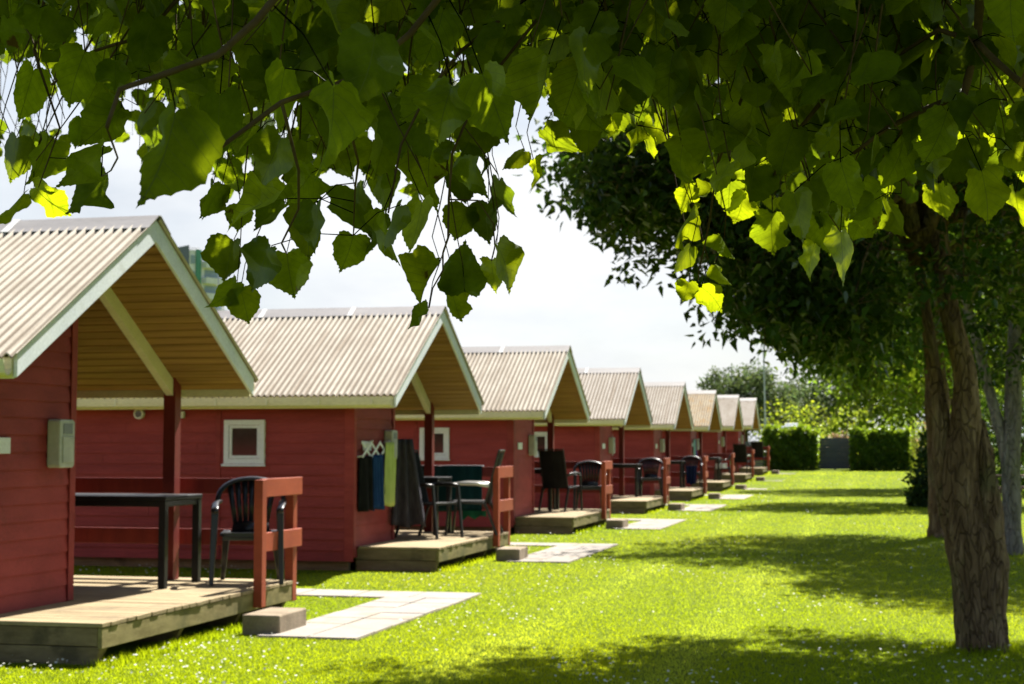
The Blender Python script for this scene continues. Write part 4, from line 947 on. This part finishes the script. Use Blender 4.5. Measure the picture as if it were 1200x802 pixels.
for pts, d0, d1, r0, r1 in [
    ([(560, -60), (480, 40), (420, 90), (330, 120), (255, 175), (200, 205)], 1.7, 1.5, .008, .002),
    ([(370, -60), (300, 25), (255, 65), (190, 88), (140, 105), (125, 150)], 1.25, 1.2, .007, .002),
    ([(250, -50), (190, 20), (160, 45), (110, 60), (60, 100)], 2.2, 2.1, .007, .002),
    ([(660, -40), (590, 20), (540, 60), (500, 110), (470, 170), (455, 250)], 2.0, 1.95, .007, .0015),
    ([(640, 10), (600, 60), (560, 110), (530, 180), (526, 234), (525, 279), (519, 297), (519, 317), (507, 338), (503, 361)], 2.0, 2.05, .005, .001),
    ([(526, 234), (560, 235), (578, 262), (580, 290), (576, 306)], 2.05, 2.05, .002, .001),
    ([(545, 150), (562, 172), (584, 205)], 2.05, 2.05, .002, .001),
    ([(330, 120), (350, 200), (350, 245), (330, 285), (336, 298)], 1.6, 1.8, .004, .001),
    ([(400, 110), (420, 190), (416, 222), (414, 276)], 1.7, 2.2, .004, .001),
    ([(125, 150), (138, 185), (130, 200), (119, 207)], 1.25, 1.8, .002, .001),
    ([(880, -40), (890, 60), (860, 140), (842, 190), (836, 225), (832, 256), (827, 283), (819, 317), (818, 330)], 2.3, 2.5, .006, .0012),
    ([(820, -40), (770, 60), (760, 110), (746, 147)], 2.3, 2.6, .005, .001), ([(1020, -40), (1000, 40), (970, 110), (930, 160), (905, 210)], 2.2, 2.2, .010, .003),
    ([(1150, -40), (1145, 50), (1130, 110), (1080, 130), (1040, 150), (1000, 180)], 2.0, 2.1, .014, .003), ([(1130, 110), (1110, 145), (1060, 150), (1030, 190)], 2.0, 2.2, .008, .002),
    ([(1145, 50), (1100, 35), (1060, 60), (1030, 95)], 2.0, 2.2, .008, .002), ([(1200, 100), (1170, 75), (1145, 50)], 1.9, 2.0, .008, .006),
    ([(700, -40), (720, 60), (690, 125)], 2.0, 2.2, .005, .001), ([(930, 160), (950, 220), (985, 272)], 2.2, 2.2, .003, .001), ([(60, -40), (40, 60), (70, 150), (45, 220)], 2.4, 2.4, .006, .001)]:
    main.append(px_twig(pts, d0, d1, r0, r1))
allq = [q for m_ in main for q in m_]
for _ in range(34):
    x_ = lr.uniform(640, 1200); bright.append(at(x_, lr.uniform(0, min(200, envy(x_) - 20)), lr.uniform(2.6, 5)))
pet = MB()
for B, v in hero_base:
    near = min(allq, key=lambda q: (q - B).length)
    if (near - B).length < .13:
        mid = near.lerp(B, .5) + Vector((0, 0, .010)); pet.tube([near, mid, B], [.0009, .0007, .0008], 5)
    else:
        e = B + Vector((lr.uniform(-.02, .02), lr.uniform(-.02, .02), .045)); pet.tube([B, e], [.0008, .0008], 5)
        tp = e + Vector((lr.uniform(-.12, .12), lr.uniform(-.05, .15), lr.uniform(.3, .5)))
        q = bez(e, e.lerp(tp, .5) + Vector((lr.uniform(-.05, .05), lr.uniform(-.05, .05), .02)), tp, 8); tw_.tube(q, [.0009 + .0014 * i / 8 for i in range(9)], 5, noise_=.15, seed=int(e.x * 1e4))
# filler twigs with alternate leaves, kept above the leaf line
gaps = [(30, 100, 26), (205, 165, 14), (135, 205, 24), (270, 60, 14), (345, 130, 14), (60, 130, 16), (14, 120, 22), (285, 75, 14), (150, 130, 12), (465, 200, 10), (620, 130, 26), (90, 55, 10), (215, 50, 10), (320, 190, 10), (8, 95, 18), (420, 235, 10)]
def filler(nt_, x0, x1, dmin, dmax, tonef, gapson=True, lsz=.075):
    c = 0; tries = 0
    while c < nt_ and tries < nt_ * 6:
        tries += 1
        ex = lr.uniform(x0, x1); d = lr.uniform(dmin, dmax); ey = lr.uniform(-120, envy(ex) - 10)
        E = at(ex, ey, d); up = Vector((lr.uniform(-.6, .6), lr.uniform(-.3, .6), 1)).normalized(); Ln = lr.uniform(.25, .5)
        S = E + up * Ln; M_ = E.lerp(S, .5) + Vector((lr.uniform(-.05, .05), lr.uniform(-.05, .05), .03)); q = bez(S, M_, E, 6); placed = 0
        for k in range(1, 7):
            p = q[k]; sgn = 1 if k % 2 else -1
            hd = Vector((lr.normal() * .8 + sgn * .7, lr.normal() * .8, lr.uniform(-.5, .4))).normalized() * .035
            B = p + hd; D_ = Vector((hd.x * 12 + lr.normal() * .35, hd.y * 12 + lr.normal() * .35, -lr.uniform(.5, 1.3))).normalized(); L = lsz * lr.uniform(.6, 1.2)
            tip = B + D_ * L
            ok = True
            for P_ in (B, (B + tip) / 2, tip):
                x_, y_, dd = topx(P_)
                if y_ > envy(x_) + 4: ok = False
                if gapson and y_ > -20:
                    for gx, gy, gr in gaps:
                        if (x_ - gx) ** 2 + (y_ - gy) ** 2 < (gr * .8 + L * .2 * F / dd) ** 2 and lr.random() < .95: ok = False
            for bb in bright:
                rel = B - bb; tt = rel.dot(SUN)
                if tt > .02 and (rel - SUN * tt).length < .085: ok = False
            if not ok: continue
            nv = Vector((lr.normal(), lr.normal(), lr.normal() * .7 + .3))
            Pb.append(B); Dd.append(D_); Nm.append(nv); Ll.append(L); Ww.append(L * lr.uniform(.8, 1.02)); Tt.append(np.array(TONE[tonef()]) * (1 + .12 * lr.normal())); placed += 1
            pet.tube([p, p.lerp(B, .5) + Vector((0, 0, .006)), B], [.0007, .0006, .0007], 4)
        if placed: tw_.tube(q, [.0021 - .0013 * i / 6 for i in range(7)], 5, noise_=.15, seed=c); c += 1
def tf(w): return lambda: lr.choice(['d', 'm', 'l'], p=w)
filler(150, -40, 640, 1.9, 3.2, tf([.45, .4, .15]), True, .066)
filler(170, -40, 640, 2.8, 5.0, tf([.45, .4, .15]), True, .07)
filler(270, -60, 660, 4.2, 8.0, tf([.5, .4, .1]), True, .07)
filler(120, 600, 1260, 5.0, 8.0, tf([.5, .4, .1]), False, .075)
filler(290, 620, 1260, 1.9, 3.4, tf([.4, .4, .2]), False, .064)
filler(220, 620, 1260, 3.0, 5.5, tf([.45, .4, .15]), False, .075)
for bp_ in bright[-34:]:
    for _ in range(2):
        P_ = bp_ + Vector((lr.normal() * .03, lr.normal() * .03, lr.normal() * .03)); D_ = Vector((lr.normal() * .5, lr.normal() * .5, -1)); L = lr.uniform(.05, .075)
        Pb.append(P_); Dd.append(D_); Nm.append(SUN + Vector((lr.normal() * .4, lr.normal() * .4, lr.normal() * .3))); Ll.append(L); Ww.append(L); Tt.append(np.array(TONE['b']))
        pet.tube([P_, P_ + Vector((0, 0, .04)), P_ + Vector((lr.normal() * .02, .01, .09))], [.0007, .0006, .0009], 4)
lind = empty('linden_tree', (1.6, -1.4, 0), 0, 'linden whose leafy drooping twigs hang across the top of the view', 'tree')
off = -Vector(lind.location)
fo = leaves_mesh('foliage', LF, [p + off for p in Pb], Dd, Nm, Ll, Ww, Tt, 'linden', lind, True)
for mb_, nm in ((tw_, 'twigs'), (pet, 'petioles')):
    mb_.v = [tuple(Vector(v) + off) for v in mb_.v]
    mb_.build('twig' if nm == 'twigs' else 'leaf_stalk', 'twig' if nm == 'twigs' else M['hedge'], lind, smooth=True)
# overhead canopy: clusters above the field of view, towards the sun
n = 28000
x = RNG.uniform(-3.4, 3.4, n); y = RNG.uniform(.2, 7.2, n); z = RNG.uniform(2.1, 5.6, n)
dep = y * math.cos(YAW) - x * math.sin(YAW)
lump = np.sin(x * 2.3 + 1.1 * np.sin(y * 1.9)) + np.sin(y * 2.7 + z * 2.1) + np.sin(z * 3.1 + x * 1.3)
ok = (z > 1.41 + .30 * dep + .12) & (lump > -1.0) & (((x - .3) / 3.6) ** 2 + ((y - 3.2) / 4.2) ** 2 + ((z - 3.4) / 2.4) ** 2 < 1)
P = np.stack([x, y, z], 1)[ok]
S = np.array(SUN)
keep = np.ones(len(P), bool)
for b in bright:
    rel = P - np.array(b); t = rel @ S; dist = np.linalg.norm(rel - t[:, None] * S, axis=1); keep &= ~((t > .02) & (dist < .10))
P = P[keep]; n = len(P); L = .10 * (.7 + .5 * RNG.random(n)); Nn = RNG.normal(0, .6, (n, 3)); Nn[:, 2] += 1
leaves_mesh('canopy', LC, P + np.array(off), rand_dirs(n, .5), Nn, L, L * .95, tints(n, .3, .1), 'linden', lind)
t, r = interp([(0, 0, -.1, .27), (0, 0, .4, .22), (-.05, .1, 1.6, .19), (-.15, .3, 2.6, .17), (-.3, .6, 3.6, .13), (-.4, .9, 5.2, .06)], 18)
bark_trunk(t, r, 14, 3).build('trunk', 'bark', lind, smooth=True, subdiv=1)
b = MB(); rr = random.Random(4)
for k in range(14):
    s = Vector(t[9 + rr.randrange(8)]); e = Vector(P[rr.randrange(n)]) + off
    b.tube(bez(s, s.lerp(e, .5) + Vector((0, 0, .5)), e, 7), [.05 * (1 - .8 * i / 7) for i in range(8)], 7, noise_=.06, seed=k)
for q in main:
    if -25 < topx(q[0])[1] and topx(q[0])[0] < 1195: continue
    s = q[0] + off; a = Vector(t[12]); b.tube(bez(a, a.lerp(s, .55) + Vector((0, 0, .7)), s, 8), [.03 * (1 - .75 * i / 8) for i in range(9)], 6, noise_=.06, seed=9)
b.build('limb', 'bark', lind, smooth=True)

# ------------------------------------------------------------------ world, sun, camera
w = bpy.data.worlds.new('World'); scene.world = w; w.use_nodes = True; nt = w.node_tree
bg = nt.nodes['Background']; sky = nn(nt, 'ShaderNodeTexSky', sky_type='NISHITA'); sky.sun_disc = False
elev = math.asin(SUN.z); azi = math.atan2(SUN.x, SUN.y); sky.sun_elevation = elev; sky.sun_rotation = azi; sky.air_density = 1.0; sky.dust_density = 1.5; sky.ozone_density = 1
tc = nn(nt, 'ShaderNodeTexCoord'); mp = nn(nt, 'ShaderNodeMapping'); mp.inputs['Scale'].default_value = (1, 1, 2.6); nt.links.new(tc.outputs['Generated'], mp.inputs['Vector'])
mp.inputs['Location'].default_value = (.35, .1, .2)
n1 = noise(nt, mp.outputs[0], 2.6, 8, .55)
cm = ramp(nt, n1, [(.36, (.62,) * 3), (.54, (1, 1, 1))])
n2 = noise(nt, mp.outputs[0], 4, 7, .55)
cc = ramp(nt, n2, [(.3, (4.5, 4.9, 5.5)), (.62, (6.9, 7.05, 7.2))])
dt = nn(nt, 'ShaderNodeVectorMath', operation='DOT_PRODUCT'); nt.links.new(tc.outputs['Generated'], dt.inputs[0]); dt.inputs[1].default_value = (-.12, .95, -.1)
side = ramp(nt, dt.outputs['Value'], [(.60, (.04,) * 3), (.90, (1, 1, 1))])  # bright clouds added only ahead; the unseen sky stays dim to cut fill light
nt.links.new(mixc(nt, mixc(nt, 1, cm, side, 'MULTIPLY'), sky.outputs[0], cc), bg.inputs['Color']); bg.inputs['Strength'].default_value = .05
sl = bpy.data.lights.new('sun', 'SUN'); sl.energy = 5.0; sl.angle = R(.5); sl.color = (1, .95, .86); so = bpy.data.objects.new('sun', sl); col.objects.link(so)
so.rotation_euler = SUN.to_track_quat('Z', 'Y').to_euler(); so.location = (10, 30, 40)
cd = bpy.data.cameras.new('camera'); co = bpy.data.objects.new('camera', cd); col.objects.link(co); scene.camera = co
co.location = CAM; co.rotation_euler = (math.pi / 2 + PITCH, 0, YAW); cd.sensor_width = 36; cd.lens = F / 1200 * 36; cd.clip_end = 3000; cd.clip_start = .05
cd.dof.use_dof = True; cd.dof.focus_distance = 2.0; cd.dof.aperture_fstop = 18
vs = scene.view_settings; vs.view_transform = 'Standard'; vs.look = 'None'; vs.exposure = 1.56; vs.gamma = 1
scene.cycles.max_bounces = 8; scene.cycles.transmission_bounces = 6; scene.cycles.diffuse_bounces = 4; scene.cycles.glossy_bounces = 2
scene.cycles.sample_clamp_indirect = 6
